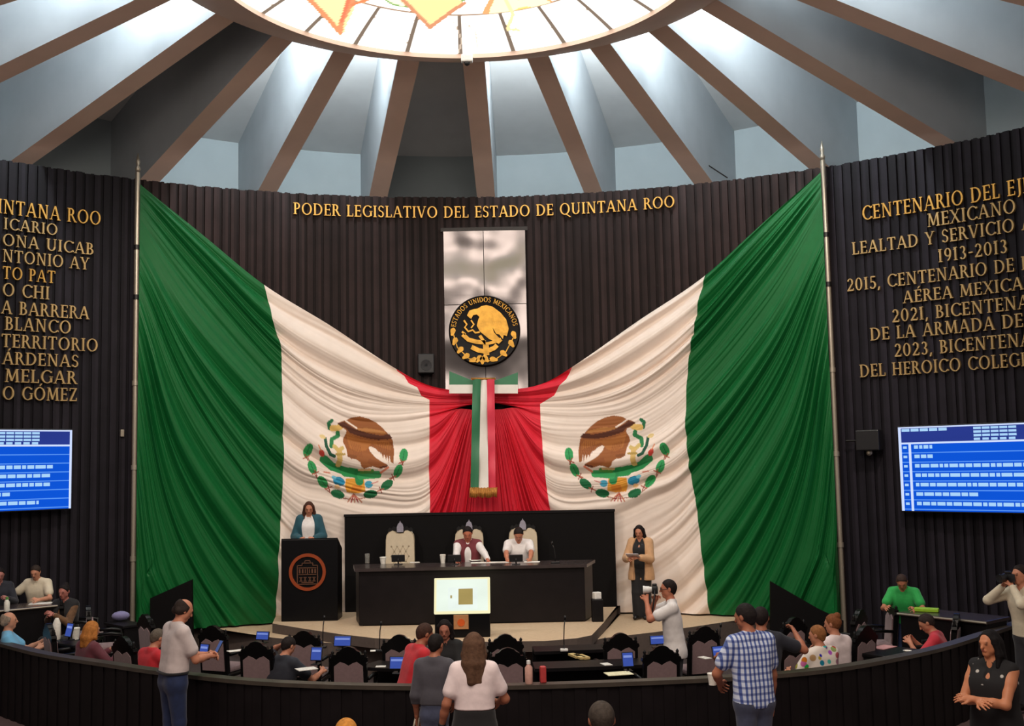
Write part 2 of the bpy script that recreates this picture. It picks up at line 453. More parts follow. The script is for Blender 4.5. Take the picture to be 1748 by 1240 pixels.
KNOT = wpts([(822, 690)])[0]
E0 = wpts([(826, 668)])[0][1]; E1 = wpts([(826, 686)])[0][1]; E2 = wpts([(826, 700)])[0][1]
S00 = (-POLE_S, TOPZ)
def bound(bl, z):
    zs = [p[1] for p in bl][::-1]; ss = [p[0] for p in bl][::-1]
    return np.interp(z, zs, ss)
NV = 620
def fold_noise(seed):
    r = np.random.RandomState(seed)
    n = 140; k = np.cumsum(r.uniform(0.5, 1.6, n)); k = k / k[-1]
    amp = r.uniform(0.35, 1.0, n)
    return k, amp
KEYS = [[(240, 315), (345, 401), (450, 487), (565, 558), (675, 630), (745, 662), (826, 668)],
        [(240, 325), (340, 440), (465, 575), (560, 645), (650, 680), (738, 690), (826, 686)],
        [(240, 350), (345, 490), (480, 645), (576, 712), (650, 722), (733, 712), (780, 697)],
        [(238, 400), (335, 565), (482, 730), (570, 790), (650, 802), (733, 782), (790, 698)],
        [(237, 440), (335, 630), (482, 808), (562, 842), (640, 862), (733, 848), (800, 699)],
        [(236, 480), (325, 690), (478, 895), (570, 955), (650, 968), (735, 925), (806, 700)],
        [(234, 520), (313, 760), (468, 985), (570, 1060), (650, 1080), (742, 1000), (812, 700)],
        [(232, 580), (295, 830), (400, 1030), (520, 1150), (640, 1180), (755, 1060), (817, 700)],
        [(228, 680), (270, 900), (325, 1045), (480, 1300), (640, 1330), (772, 1090), (821, 700)],
        [(224, 850), (242, 980), (260, 1050), (480, 1500), (680, 1500), (800, 1100), (824, 700)],
        [(221, 1042), (223, 1090), (255, 1300), (480, 1700), (700, 1700), (825.5, 1100), (826, 700)]]
KW = np.array([wpts(k) for k in KEYS])          # key swags in wall metres
KW[:, 0, 0] = -POLE_S; KW[0:2, -1, 0] = 0.0; KW[-1, -1, 0] = 0.0; KW[-1, -2, 0] = 0.0
def cat(P, x):
    """Catmull-Rom along axis 0 of P at fractional index x"""
    n = len(P) - 1; i = min(int(x), n - 1); f = x - i
    p1, p2 = P[i], P[i + 1]; p0 = P[i - 1] if i > 0 else 2 * p1 - p2; p3 = P[i + 2] if i + 2 <= n else 2 * p2 - p1
    return 0.5 * (2 * p1 + (p2 - p0) * f + (2 * p0 - 5 * p1 + 4 * p2 - p3) * f * f + (3 * p1 - p0 - 3 * p2 + p3) * f ** 3)
def make_curve(v, t):
    # the first band (upper edge) is kept apart from the rest so the cloth parts into a slit by the knot
    x = v * (len(KW) - 1)
    K = KW[0] + (KW[1] - KW[0]) * x if x < 1 else (cat(KW[1:], x - 1) if x > 1.25 else KW[1] + (cat(KW[1:], 0.25) - KW[1]) * (x - 1) / 0.25)
    if x >= 1:                                   # the slit: below the gathered band every swag ends at the knot, not the middle
        w = min(1, (x - 1) / 0.12); K = K.copy(); e = cat(KW[1:], max(x - 1, 0.12) if x - 1 < 1 else x - 1)
    out = np.array([cat(K, tt * (len(K) - 1)) for tt in t])
    return out
def half_flag(b1, b2, seed, sgn):
    NU = 640
    t = np.linspace(0, 1, NU)
    S = np.zeros((NV, NU)); Z = np.zeros((NV, NU))
    tt = np.linspace(0, 1, 73); tf = np.linspace(0, 1, NU)
    for i in range(NV):
        C_ = make_curve(i / (NV - 1.0), tt)
        xs = np.maximum.accumulate(C_[:, 0] + np.arange(73) * 1e-7)
        S[i] = np.interp(tf, tt, xs); Z[i] = np.interp(tf, tt, C_[:, 1])
    V = np.linspace(0, 1, NV)
    # pleats: ridges of uneven width along v, drifting slowly along u
    r = np.random.RandomState(seed)
    def field(n, s2):
        rr = np.random.RandomState(s2)
        knots = np.cumsum(rr.uniform(0.45, 1.6, n)); knots = (knots - knots[0]) / (knots[-1] - knots[0]) * 1.1 - 0.05
        amp = rr.uniform(0.25, 1.0, n)
        def f(vv):
            idx = np.clip(np.searchsorted(knots, vv) - 1, 0, n - 2)
            x = (vv - knots[idx]) / (knots[idx + 1] - knots[idx])
            return amp[idx] * (np.sin(PI * x) ** 1.25) 
        return f
    f1, f2, f3 = field(24, seed), field(58, seed + 1), field(120, seed + 2)
    U, VV = np.meshgrid(t, V)
    warp = 0.010 * np.sin(3.1 * U + 9 * VV + seed) + 0.006 * np.sin(7.3 * U - 17 * VV + 2 * seed)
    m1 = 0.65 + 0.35 * np.sin(5.0 * U + 23 * VV + seed); m2 = 0.6 + 0.4 * np.sin(8.0 * U - 31 * VV + 2)
    h = 1.0 * f1(VV + warp) * m1 + 0.17 * f2(VV + warp * 1.3) * m2 + 0.04 * f3(VV + warp * 0.7)
    # how far apart neighbouring swags are decides how deep a pleat can be
    dS = np.gradient(S, axis=0); dZ = np.gradient(Z, axis=0); sp = np.hypot(dS, dZ) * NV
    depth = np.clip(sp / 29.0, 0.008, 0.21)
    tsm = np.minimum(np.minimum(t / 0.06, 1), np.minimum((1 - t) / 0.03, 1)); depth = depth * (0.15 + 0.85 * tsm)[None, :]
    # calmer panel under the upper edge of the white field and by the pole top, where the cloth hangs flat
    flat = np.exp(-((VV - 0.30) / 0.10) ** 2) * np.exp(-((U - 0.04) / 0.13) ** 2)
    depth = depth * (1 - 0.9 * flat)
    calm = np.exp(-((VV - 0.2) / 0.075) ** 2) * np.exp(-((U - 0.72) / 0.16) ** 2)
    depth = depth * (1 - 0.65 * calm)
    wf = np.clip((2.5 - Z) / 1.1, 0, 1) * np.clip((3.9 - np.abs(S)) / 1.2, 0, 1); wf = wf * wf * (3 - 2 * wf)
    depth = depth * (1 - wf) + np.minimum(depth, 0.07) * wf
    h = h * depth
    Zc = np.maximum(Z, HEMZ)
    B1 = bound(b1, Zc); B2 = bound(b2, Zc)
    out = []
    for lo, hi, n in ((None, B1, 230), (B1, B2, 330), (B2, None, 170)):
        PS = np.zeros((NV, n)); PZ = np.zeros((NV, n)); PH = np.zeros((NV, n))
        for i in range(NV):
            a = 0.0; c = 1.0
            if lo is not None:
                g = S[i] - lo[i]; k = np.argmax(g > 0); k = max(k, 1); a = t[k - 1] + (t[k] - t[k - 1]) * (-g[k - 1]) / (g[k] - g[k - 1] + 1e-12)
            if hi is not None:
                g = S[i] - hi[i]; k = np.argmax(g > 0); k = max(k, 1); c = t[k - 1] + (t[k] - t[k - 1]) * (-g[k - 1]) / (g[k] - g[k - 1] + 1e-12)
            tt = np.linspace(a, c, n)
            PS[i] = np.interp(tt, t, S[i]); PZ[i] = np.interp(tt, t, Zc[i]); PH[i] = np.interp(tt, t, h[i])
        out.append((PS * sgn, PZ, PH))
    return out
def cloth_mesh(name, data, m, parent, colors=None, sgn=1):
    PS, PZ, PH = data
    az = PS / FR; rad = FR - PH
    P = np.stack([rad * np.sin(az), rad * np.cos(az), PZ], -1)
    n, mm = PS.shape
    idx = np.arange(n * mm).reshape(n, mm)
    q = np.stack([idx[:-1, :-1], idx[:-1, 1:], idx[1:, 1:], idx[1:, :-1]], -1).reshape(-1, 4)
    if sgn < 0: q = q[:, ::-1]
    Pf = P.reshape(-1, 3)
    # drop the quads squashed on the hem
    zz = Pf[:, 2][q]; keep = zz.max(1) > HEMZ + 1e-5
    q = q[keep]
    used = np.unique(q); remap = -np.ones(n * mm, int); remap[used] = np.arange(len(used))
    me = bpy.data.meshes.new(name)
    q = remap[q]
    me.vertices.add(len(used)); me.vertices.foreach_set('co', Pf[used].astype(np.float32).ravel())
    me.loops.add(q.size); me.loops.foreach_set('vertex_index', q.astype(np.int32).ravel())
    me.polygons.add(len(q)); me.polygons.foreach_set('loop_start', np.arange(0, q.size, 4, dtype=np.int32)); me.polygons.foreach_set('loop_total', np.full(len(q), 4, np.int32))
    me.polygons.foreach_set('use_smooth', np.ones(len(q), bool))
    me.update(calc_edges=True); me.validate()
    if colors is not None:
        c = colors.reshape(-1, 3)[used]
        at = me.color_attributes.new('Col', 'FLOAT_COLOR', 'POINT')
        at.data.foreach_set('color', np.concatenate([c, np.ones((len(c), 1))], 1).astype(np.float32).ravel())
    me.materials.append(m)
    o = bpy.data.objects.new(name, me); COL.objects.link(o); o.parent = parent
    return o
M_green = mat('green flag cloth', (12, 96, 44), 0.5, 0, 0.05, 6, spec=0.3)
M_red = mat('red flag cloth', (214, 36, 56), 0.6, 0, 0.05, 6, spec=0.3)
M_whitecloth = mat('white flag cloth with emblem', (232, 220, 208), 0.7, 0, 0.03, 6, attr='Col', spec=0.3)

def emblem_colors(PS, PZ, right):
    Cc = np.ones(PS.shape + (3,)) * np.array(lin((238, 222, 210)))
    def conv(pts):
        if right:  # the right flag shows the emblem turned round
            px = [(920 + (1748 - 230 - x) / 5.827 + 0, 680 + (y - 10) / 5.827) for x, y in pts]
        else:
            px = [(480 + x / 5.827, 680 + y / 5.827) for x, y in pts]
        return wpts(px)
    def P(pts, c): Cc[inpoly(conv(pts), PS, PZ)] = lin(c)
    def L(pts, w, c): Cc[near(conv(pts), PS, PZ) < w / 5.827 / 93.5 / 2] = lin(c)
    def E(x, y, rx, ry, rot, c):
        L2 = [(x + rx * math.cos(k / 18 * 2 * PI) * math.cos(rot) - ry * math.sin(k / 18 * 2 * PI) * math.sin(rot),
               y + rx * math.cos(k / 18 * 2 * PI) * math.sin(rot) + ry * math.sin(k / 18 * 2 * PI) * math.cos(rot)) for k in range(18)]
        P(L2, c)
    G1, G2, BR, DB, OR = (48, 150, 84), (26, 104, 62), (150, 90, 48), (84, 44, 30), (228, 160, 60)
    # wreath of oak and laurel
    tw = (150, 80, 60)
    L([(262, 590), (300, 720), (400, 870), (540, 985), (720, 1010)], 9, tw); L([(1210, 640), (1130, 770), (1000, 900), (860, 985), (740, 1010)], 9, tw)
    for x, y, a in ((262, 520, 1.9), (300, 690, 1.2), (408, 835, 0.9), (560, 955, 0.35)):
        E(x, y, 72, 42, a, G1 if y < 900 else G2); L([(x - 40 * math.cos(a), y - 40 * math.sin(a)), (x + 50 * math.cos(a), y + 50 * math.sin(a))], 7, G2)
    for x, y, a in ((1215, 570, 1.75), (1160, 725, 1.95), (1050, 862, 2.5), (885, 955, 3.0)):
        E(x, y, 70, 42, a, G1 if y < 800 else G2); L([(x - 40 * math.cos(a), y - 40 * math.sin(a)), (x + 50 * math.cos(a), y + 50 * math.sin(a))], 7, G2)
    for x, y in ((245, 590), (335, 745), (470, 895), (1195, 640), (1110, 790), (985, 915)):
        L([(x - 32, y + 12), (x + 30, y - 14)], 12, (176, 96, 76)); L([(x - 10, y - 30), (x + 12, y + 28)], 10, (150, 70, 56))
    for dx in (-60, -25, 10, 45, 80): L([(720, 950), (720 + dx, 1035)], 11, (170, 60, 60) if dx % 2 else (190, 120, 90))
    # ribbon, water and stone
    E(570, 828, 62, 44, 0.35, (40, 140, 180)); E(868, 858, 40, 36, 0, (70, 160, 190)); E(520, 790, 26, 18, 0.5, (110, 190, 215)); E(555, 880, 30, 20, 0.3, (230, 190, 140))
    P([(640, 800), (820, 795), (835, 930), (760, 948), (650, 938), (630, 880)], OR); P([(700, 870), (800, 870), (790, 930), (690, 930)], (216, 132, 46))
    # prickly pear
    L([(420, 608), (500, 680), (600, 715), (700, 740)], 78, (44, 140, 82)); L([(640, 735), (730, 745)], 92, (50, 150, 86)); L([(760, 745), (775, 830)], 76, (44, 140, 82))
    L([(790, 775), (880, 765), (960, 762)], 72, (60, 160, 96)); L([(800, 735), (900, 725)], 40, (90, 150, 70))
    E(395, 548, 40, 24, 1.1, (205, 70, 60)); L([(385, 520), (360, 470)], 12, (226, 150, 110)); E(560, 668, 26, 16, 0, (170, 70, 40)); L([(990, 740), (1060, 690)], 22, (220, 130, 100)); L([(770, 715), (880, 712)], 22, (225, 180, 130))
    L([(420, 735), (480, 745)], 14, (215, 140, 120)); L([(900, 850), (960, 830)], 12, (210, 150, 140))
    # snake
    L([(500, 225), (470, 250), (480, 300)], 34, (38, 112, 72)); L([(510, 300), (560, 300), (590, 280)], 60, (230, 190, 110)); L([(560, 345), (565, 375), (500, 410), (490, 480)], 40, (48, 128, 76))
    L([(430, 400), (440, 480), (480, 560), (520, 580)], 30, (32, 84, 62)); E(405, 385, 34, 20, 0.4, (226, 200, 140))
    L([(520, 480), (560, 520), (600, 500)], 40, (206, 180, 110)); L([(570, 520), (575, 620), (565, 660)], 52, (214, 180, 110)); L([(540, 560), (620, 560)], 22, (180, 150, 80))
    # eagle
    P([(556, 250), (600, 232), (640, 222), (690, 195), (780, 183), (860, 203), (940, 240), (1000, 290), (1060, 355), (1108, 420), (1122, 520), (1112, 650), (1085, 640), (1074, 560), (1066, 650), (1052, 560), (1040, 620),
       (1022, 560), (1010, 600), (992, 545), (960, 530), (940, 505), (890, 478), (868, 490), (880, 530), (930, 590), (990, 630), (1055, 665), (1035, 690), (985, 704), (905, 680), (862, 688), (820, 705), (792, 682), (780, 640), (740, 612), (690, 606),
       (652, 575), (640, 500), (610, 430), (622, 385), (650, 345), (640, 315), (600, 292)], BR)
    P([(640, 340), (760, 400), (900, 430), (1060, 430), (1100, 470), (1090, 520), (1000, 490), (900, 450), (840, 520), (760, 540), (680, 500)], (172, 108, 56))
    P([(690, 300), (880, 300), (1030, 335), (1040, 360), (900, 345), (780, 330)], (178, 120, 66))
    P([(553, 252), (625, 236), (700, 290), (760, 318), (860, 350), (980, 372), (1075, 362), (1106, 398), (1060, 412), (960, 418), (860, 402), (770, 378), (680, 345), (640, 300), (590, 285)], DB)
    L([(640, 225), (690, 260), (750, 300)], 16, (238, 222, 210))
    for k in range(8): L([(960 + 20 * k, 440), (990 + 16 * k, 560 + 6 * k)], 4, (120, 66, 36))
    for k in range(6): L([(690 + 18 * k, 430 + 8 * k), (720 + 16 * k, 560 + 6 * k)], 4, (130, 74, 40))
    P([(870, 600), (960, 630), (1050, 668), (985, 700), (900, 676), (850, 640)], (140, 80, 42)); L([(980, 690), (1050, 675)], 14, DB)
    E(700, 580, 50, 18, 0.1, (130, 76, 40))
    return Cc

for sgn, b1, b2, seed, side in ((1, b1L, b2L, 11, 'left'), (-1, b1R, b2R, 29, 'right')):
    other = 'lectern and speaker woman' if sgn > 0 else 'standing woman in the tan cardigan'
    fl_ = thing('draped_flag', 'huge pleated green, white and red flag behind the ' + other, 'flag',
                (cyl(sgn * -R(31), FR, HEMZ)), 0, 'pair of draped national flags')
    parts = half_flag(b1, b2, seed, sgn)
    for nm, dt, m in zip(('green_stripe', 'white_stripe', 'red_stripe'), parts, (M_green, M_whitecloth, M_red)):
        cols = emblem_colors(dt[0], dt[1], sgn < 0) if nm == 'white_stripe' else None
        o = cloth_mesh(nm, dt, m, fl_, cols, sgn)
        o.matrix_parent_inverse = Matrix.Translation(fl_.location).inverted()
        if nm == 'white_stripe': o['label'] = 'white stripe with eagle emblem'

# poles that carry the outer edges
M_pole = mat('pale metal pole', (176, 166, 150), 0.35, 0.6, 0.05)
M_dark_metal = mat('dark metal', (50, 48, 48), 0.4, 0.8)
M_gold = mat('gold letters', (206, 160, 84), 0.36, 0.75, 0.15, 4)
for sgn, nm in ((-1, 'left'), (1, 'right')):
    x, y, _ = cyl(sgn * R(32.25), FR + 0.05, 0)
    po = thing('flag_pole', 'tall pale jointed pole holding the outer edge of the ' + nm + ' flag', 'pole', (x, y, 0.0), 0, 'flag poles')
    sh_ = MB().tube([(0, 0, 0), (0, 0, 8.08)], 0.042, 10).build('shaft', M_pole, po, True, R(40))
    for z in (1.55, 3.05, 4.45, 5.9, 6.75):
        bb = MB(); bb.tube([(0, 0, z), (0, 0, z + 0.08)], 0.055, 10); bb.build('joint_clamp', M_dark_metal if z > 5 else M_pole, sh_, True, R(40))
    MB().lathe([(0.03, 8.08), (0.05, 8.14), (0.025, 8.2), (0.04, 8.26), (0.005, 8.42)], 10).build('finial', M_pole, po, True)

# tricolour sash in front of the knot, with a flat bow behind it
def plane_fn(y):
    return lambda a, c, d: (a, y + d, c)
def wxz(px, py, y): P = at_y(px, py, y); return (P[0], P[2])
SY = WR - 0.62
M_sgreen = mat('green sash satin', (52, 118, 82), 0.45, 0, 0.06, 5); M_swhite = mat('white sash satin', (232, 226, 218), 0.45, 0, 0.05, 5); M_sred = mat('red sash satin', (222, 62, 84), 0.45, 0, 0.06, 5)
M_fringe = mat('gold fringe', (176, 120, 52), 0.5, 0.5, 0.35, 60)
sx0, sz0 = wxz(826, 735, SY)
sash = thing('tricolour_sash', 'green, white and red hanging sash with gold fringe between the two flags', 'sash', (sx0, SY, wxz(826, 835, SY)[1]))
inv = Matrix.Translation(sash.location).inverted()
for nm, m, xs in (('green_band', M_sgreen, ((807, 821), (803, 817))), ('white_band', M_swhite, ((821, 831), (817, 834))), ('red_band', M_sred, ((831, 844), (834, 846)))):
    rows = []
    for i in range(40):
        f = i / 39; py = 648 + (834 - 648) * f
        row = []
        for j in range(9):
            g = j / 8; xa = xs[0][0] + (xs[1][0] - xs[0][0]) * f; xb = xs[0][1] + (xs[1][1] - xs[0][1]) * f
            X, Z = wxz(xa + (xb - xa) * g, py, SY)
            row.append((X, SY - 0.02 * math.sin(6 * f + 2 * g) - 0.012 * math.sin(g * PI) - 0.012 * math.sin(19 * f + xa), Z))
        rows.append(row)
    b = MB(); b.grid(rows); b.grid([[(x, y + 0.02, z) for x, y, z in r_] for r_ in rows], True)
    o = b.build(nm, m, sash, True); o.matrix_parent_inverse = inv
b = MB()
for i in range(36):
    px = 803 + 45 * i / 35
    X, Z = wxz(px, 832 + rng.uniform(0, 2), SY); X2, Z2 = wxz(px + rng.uniform(-1, 1), 849 + rng.uniform(-1.5, 1.5), SY)
    b.tube([(X, SY - 0.03, Z), (X2, SY - 0.05 - rng.uniform(0, 0.03), Z2)], 0.011, 5)
o = b.build('gold_fringe', M_fringe, sash, True); o.matrix_parent_inverse = inv
b = MB(); X, Z = wxz(804, 647, SY); X2, Z2 = wxz(846, 647, SY); b.tube([(X, SY - 0.01, Z), (X2, SY - 0.01, Z2)], 0.02, 8)
o = b.build('top_rod', M_fringe, sash, True); o.matrix_parent_inverse = inv
bow = thing('sash_bow', 'flat green over white crosswise ribbon bow behind the top of the sash', 'ribbon', (sx0, SY + 0.08, wxz(826, 672, SY)[1]))
inv = Matrix.Translation(bow.location).inverted()
for nm, m, pl in (('green_half', M_sgreen, [(767, 657), (767, 634), (807, 650), (845, 650), (884, 636), (884, 657)]), ('white_half', M_swhite, [(767, 672), (767, 657), (884, 657), (884, 672)])):
    b = MB(); b.prism([wxz(x, y, SY + 0.08) for x, y in pl], plane_fn(SY + 0.08), -0.012, 0.012)
    o = b.build(nm, m, bow); o.matrix_parent_inverse = inv

# ================================================================== WALL: steel plate, seal, inscriptions, screens
M_steel = bpy.data.materials.new('brushed steel plate'); M_steel.use_nodes = True
nt = M_steel.node_tree; bs = nt.nodes['Principled BSDF']; bs.inputs['Metallic'].default_value = 1.0; bs.inputs['Roughness'].default_value = 0.24; bs.inputs['Base Color'].default_value = (*lin((122, 117, 117)), 1)
tc = nt.nodes.new('ShaderNodeTexCoord'); nz = nt.nodes.new('ShaderNodeTexNoise'); nz.inputs['Scale'].default_value = 1.3; nz.inputs['Detail'].default_value = 1; bp = nt.nodes.new('ShaderNodeBump'); bp.inputs['Strength'].default_value = 0.6; bp.inputs['Distance'].default_value = 0.12
nt.links.new(tc.outputs['Object'], nz.inputs['Vector']); nt.links.new(nz.outputs['Fac'], bp.inputs['Height']); nt.links.new(bp.outputs['Normal'], bs.inputs['Normal'])
PY = WR - 0.13
def W2(px, py, y=PY): P = at_y(px, py, y); return P[0], P[2]
x0, zt = W2(757, 396); x1, _ = W2(896, 396); _, zb = W2(826, 690); xm, zm = W2(827, 520)
plate = thing('steel_plate', 'tall brushed steel wall plate of two columns behind the round seal', 'plate', ((x0 + x1) / 2, PY, zb))
inv = Matrix.Translation(plate.location).inverted()
for (a, c) in ((x0, xm - 0.006), (xm + 0.006, x1)):
    for (d, e) in ((zb, zm - 0.006), (zm + 0.006, zt)):
        b = MB(); fr_ = [[(a + (c - a) * i / 10, PY - 0.02 - 0.013 * math.sin(2 * PI * (d + (e - d) * j / 24 - 0.35) / 1.15 + 0.5 * math.sin(i * 0.5 + a * 3)), d + (e - d) * j / 24) for i in range(11)] for j in range(25)]
        b.grid(fr_); b.grid([[(x, PY + 0.03, z) for x, y, z in r_] for r_ in fr_], True); o = b.build('sheet', M_steel, plate, True); o.matrix_parent_inverse = inv
b = MB(); b.box((x0 - 0.05, PY - 0.02, zt), (x1 + 0.05, PY + 0.04, zt + 0.07)); o = b.build('top_edge', M_dark_metal, plate); o.matrix_parent_inverse = inv

# ---- a seriffed stroke alphabet (cap height 1)
TK, TN = 0.145, 0.075
def _arc(cx, cy, rx, ry, a0, a1, n=16, tk=TK, tn=TN):
    o = []; i_ = []
    for k in range(n + 1):
        a = R(a0 + (a1 - a0) * k / n); w = tn + (tk - tn) * abs(math.cos(a))
        o.append((cx + rx * math.cos(a), cy + ry * math.sin(a))); i_.append((cx + (rx - w) * math.cos(a), cy + (ry - w * 0.85) * math.sin(a)))
    return [[o[k], o[k + 1], i_[k + 1], i_[k]] for k in range(n)]
def _ln(x0, y0, x1, y1, w):
    if abs(y1 - y0) < 1e-6: return [[(x0, y0 - w / 2), (x1, y0 - w / 2), (x1, y0 + w / 2), (x0, y0 + w / 2)]]
    return [[(x0 - w / 2, y0), (x0 + w / 2, y0), (x1 + w / 2, y1), (x1 - w / 2, y1)]]
def _sf(x, y, w=0.2):
    h = 0.055; y0 = y if y < 0.5 else y - h
    return [[(x - w / 2, y0), (x + w / 2, y0), (x + w / 2, y0 + h), (x - w / 2, y0 + h)]]
def _stem(x): return _ln(x, 0, x, 1, TK) + _sf(x, 0, 0.3) + _sf(x, 1, 0.3)
def _vs(x, y, d=1): return [[(x - 0.03, y - 0.0), (x + 0.03, y), (x + 0.03, y + 0.16 * d), (x - 0.03, y + 0.16 * d)]]
GL = {}
def _g(c, w, *parts): GL[c] = (w, [q for p in parts for q in p])
_g('A', .86, _ln(.10, 0, .41, 1, TN), _ln(.74, 0, .43, 1, TK), _ln(.22, .33, .62, .33, TN), _sf(.10, 0, .24), _sf(.74, 0, .28))
_g('B', .68, _stem(.17), _arc(.30, .74, .25, .26, -90, 90), _arc(.32, .27, .31, .27, -90, 90), _ln(.17, .965, .32, .965, TN), _ln(.17, .52, .32, .52, TN), _ln(.17, .035, .34, .035, TN))
_g('C', .84, _arc(.50, .5, .44, .51, 42, 318, 22), _vs(.83, .80, .8), _vs(.83, .07, .8))
_g('D', .88, _stem(.17), _arc(.34, .5, .48, .5, -90, 90, 18), _ln(.17, .965, .36, .965, TN), _ln(.17, .035, .36, .035, TN))
_g('E', .64, _stem(.17), _ln(.17, .965, .58, .965, TN), _ln(.17, .51, .50, .51, TN), _ln(.17, .035, .60, .035, TN), _vs(.56, .96, -1.2), _vs(.58, .04, 1.3), _vs(.49, .43))
_g('F', .60, _stem(.17), _ln(.17, .965, .58, .965, TN), _ln(.17, .51, .50, .51, TN), _vs(.56, .96, -1.2), _vs(.49, .43))
_g('G', .90, _arc(.50, .5, .44, .51, 45, 318, 22), _ln(.78, .08, .78, .42, TK), _sf(.78, .47, .26), _vs(.80, .80, .8))
_g('H', .90, _stem(.18), _stem(.72), _ln(.18, .51, .72, .51, TN))
_g('I', .36, _stem(.18))
_g('J', .44, _ln(.26, .05, .26, 1, TK), _sf(.26, 1, .3), _arc(.10, .05, .23, .24, -90, 0, 6))
_g('K', .80, _stem(.17), _ln(.62, 1, .22, .46, TN), _ln(.70, 0, .34, .6, TK), _sf(.62, 1, .22), _sf(.7, 0, .26))
_g('L', .62, _stem(.17), _ln(.17, .035, .58, .035, TN), _vs(.56, .04, 1.4))
_g('M', 1.04, _ln(.14, 0, .20, 1, TN), _ln(.50, .08, .22, 1, TK), _ln(.50, .08, .80, 1, TN), _ln(.88, 0, .82, 1, TK), _sf(.14, 0, .24), _sf(.88, 0, .3), _sf(.16, 1, .2), _sf(.86, 1, .2))
_g('N', .92, _ln(.18, 0, .18, 1, TN), _ln(.74, 0, .20, 1, TK), _ln(.74, 0, .74, 1, TN), _sf(.18, 0, .24), _sf(.13, 1, .2), _sf(.74, 1, .24))
_g('O', .96, _arc(.48, .5, .44, .51, 0, 360, 28))
_g('P', .64, _stem(.17), _arc(.30, .72, .29, .28, -90, 90), _ln(.17, .965, .32, .965, TN), _ln(.17, .475, .32, .475, TN))
_g('Q', .98, _arc(.48, .5, .44, .51, 0, 360, 28), _ln(.95, -.22, .55, .08, TK))
_g('R', .76, _stem(.17), _arc(.30, .74, .27, .26, -90, 90), _ln(.17, .965, .32, .965, TN), _ln(.17, .515, .32, .515, TN), _ln(.68, 0, .38, .52, TK), _sf(.70, 0, .2))
_g('S', .60, _arc(.30, .745, .23, .265, 30, 270, 14, TN + .03, TN), _arc(.30, .265, .25, .275, -150, 90, 14, TN + .05, TN), _ln(.17, .60, .30, .53, TK), _vs(.50, .78, .9), _vs(.09, .06, .9))
_g('T', .76, _ln(.38, 0, .38, 1, TK), _sf(.38, 0, .3), _ln(.04, .965, .72, .965, TN), _vs(.06, .97, -1.2), _vs(.70, .97, -1.2))
_g('U', .88, _ln(.18, .3, .18, 1, TK), _ln(.70, .3, .70, 1, TN), _sf(.18, 1, .3), _sf(.70, 1, .24), _arc(.435, .32, .325, .33, 180, 360, 14))
_g('V', .84, _ln(.42, 0, .12, 1, TK), _ln(.42, 0, .72, 1, TN), _sf(.12, 1, .28), _sf(.72, 1, .24))
_g('X', .82, _ln(.70, 0, .14, 1, TK), _ln(.12, 0, .68, 1, TN), _sf(.70, 0, .26), _sf(.12, 0, .24), _sf(.14, 1, .26), _sf(.68, 1, .24))
_g('Y', .80, _ln(.40, 0, .40, .46, TK), _ln(.40, .42, .12, 1, TK), _ln(.40, .42, .68, 1, TN), _sf(.40, 0, .3), _sf(.12, 1, .26), _sf(.68, 1, .24))
_g('Z', .74, _ln(.08, .035, .66, .035, TN), _ln(.08, .965, .66, .965, TN), _ln(.14, 0, .60, 1, TK), _vs(.64, .04, 1.3), _vs(.10, .96, -1.2))
_g('0', .70, _arc(.35, .5, .30, .51, 0, 360, 24)); _g('1', .42, _stem(.21), _ln(.08, .80, .20, .98, TN))
_g('2', .64, _arc(.31, .72, .25, .29, -25, 165, 14), _ln(.10, .02, .50, .60, TK), _ln(.06, .05, .58, .05, TK * .8), _vs(.57, .05, 1))
_g('3', .62, _arc(.29, .745, .23, .26, -90, 150, 14), _arc(.29, .26, .27, .27, -150, 90, 14)); _g('5', .62, _ln(.16, .5, .18, 1, TN), _ln(.16, .955, .52, .955, TK * .7), _arc(.28, .30, .29, .31, -150, 115, 16))
_g('9', .66, _arc(.33, .68, .27, .33, 0, 360, 20), _arc(.22, .60, .38, .60, -80, 0, 10)); _g('8', .66, _arc(.33, .75, .23, .26, 0, 360, 18), _arc(.33, .26, .28, .28, 0, 360, 18))
_g(',', .28, _ln(.08, -.16, .17, .13, .13)); _g('.', .28, _ln(.14, 0, .14, .14, .15)); _g('-', .46, _ln(.08, .42, .40, .42, .10)); _g(' ', .42, [])
for base, acc in (('A', 'Á'), ('E', 'É'), ('O', 'Ó')):
    w, q = GL[base]; GL[acc] = (w, q + [[(w * .45, 1.08), (w * .45 + .10, 1.08), (w * .45 + .24, 1.28), (w * .45 + .12, 1.28)]])
def text_polys(txt, gap=0.06):
    x = 0; out = []
    for ch in txt:
        w, q = GL[ch]; out += [[(px + x, py) for px, py in p] for p in q]; x += w + gap
    return out, x - gap
def clean(p):
    n = len(p); return p if sum(p[i][0] * p[(i + 1) % n][1] - p[(i + 1) % n][0] * p[i][1] for i in range(n)) > 0 else p[::-1]
def solid_quads(b, polys, fn, d0, d1):
    for p in polys:
        p = clean(p); n = len(p)
        b.add([fn(a, c, d0) for a, c in p] + [fn(a, c, d1) for a, c in p],
              [tuple(range(n)), tuple(range(2 * n - 1, n - 1, -1))] + [(i, i + n, (i + 1) % n + n, (i + 1) % n) for i in range(n)])
LR = WR - 0.01
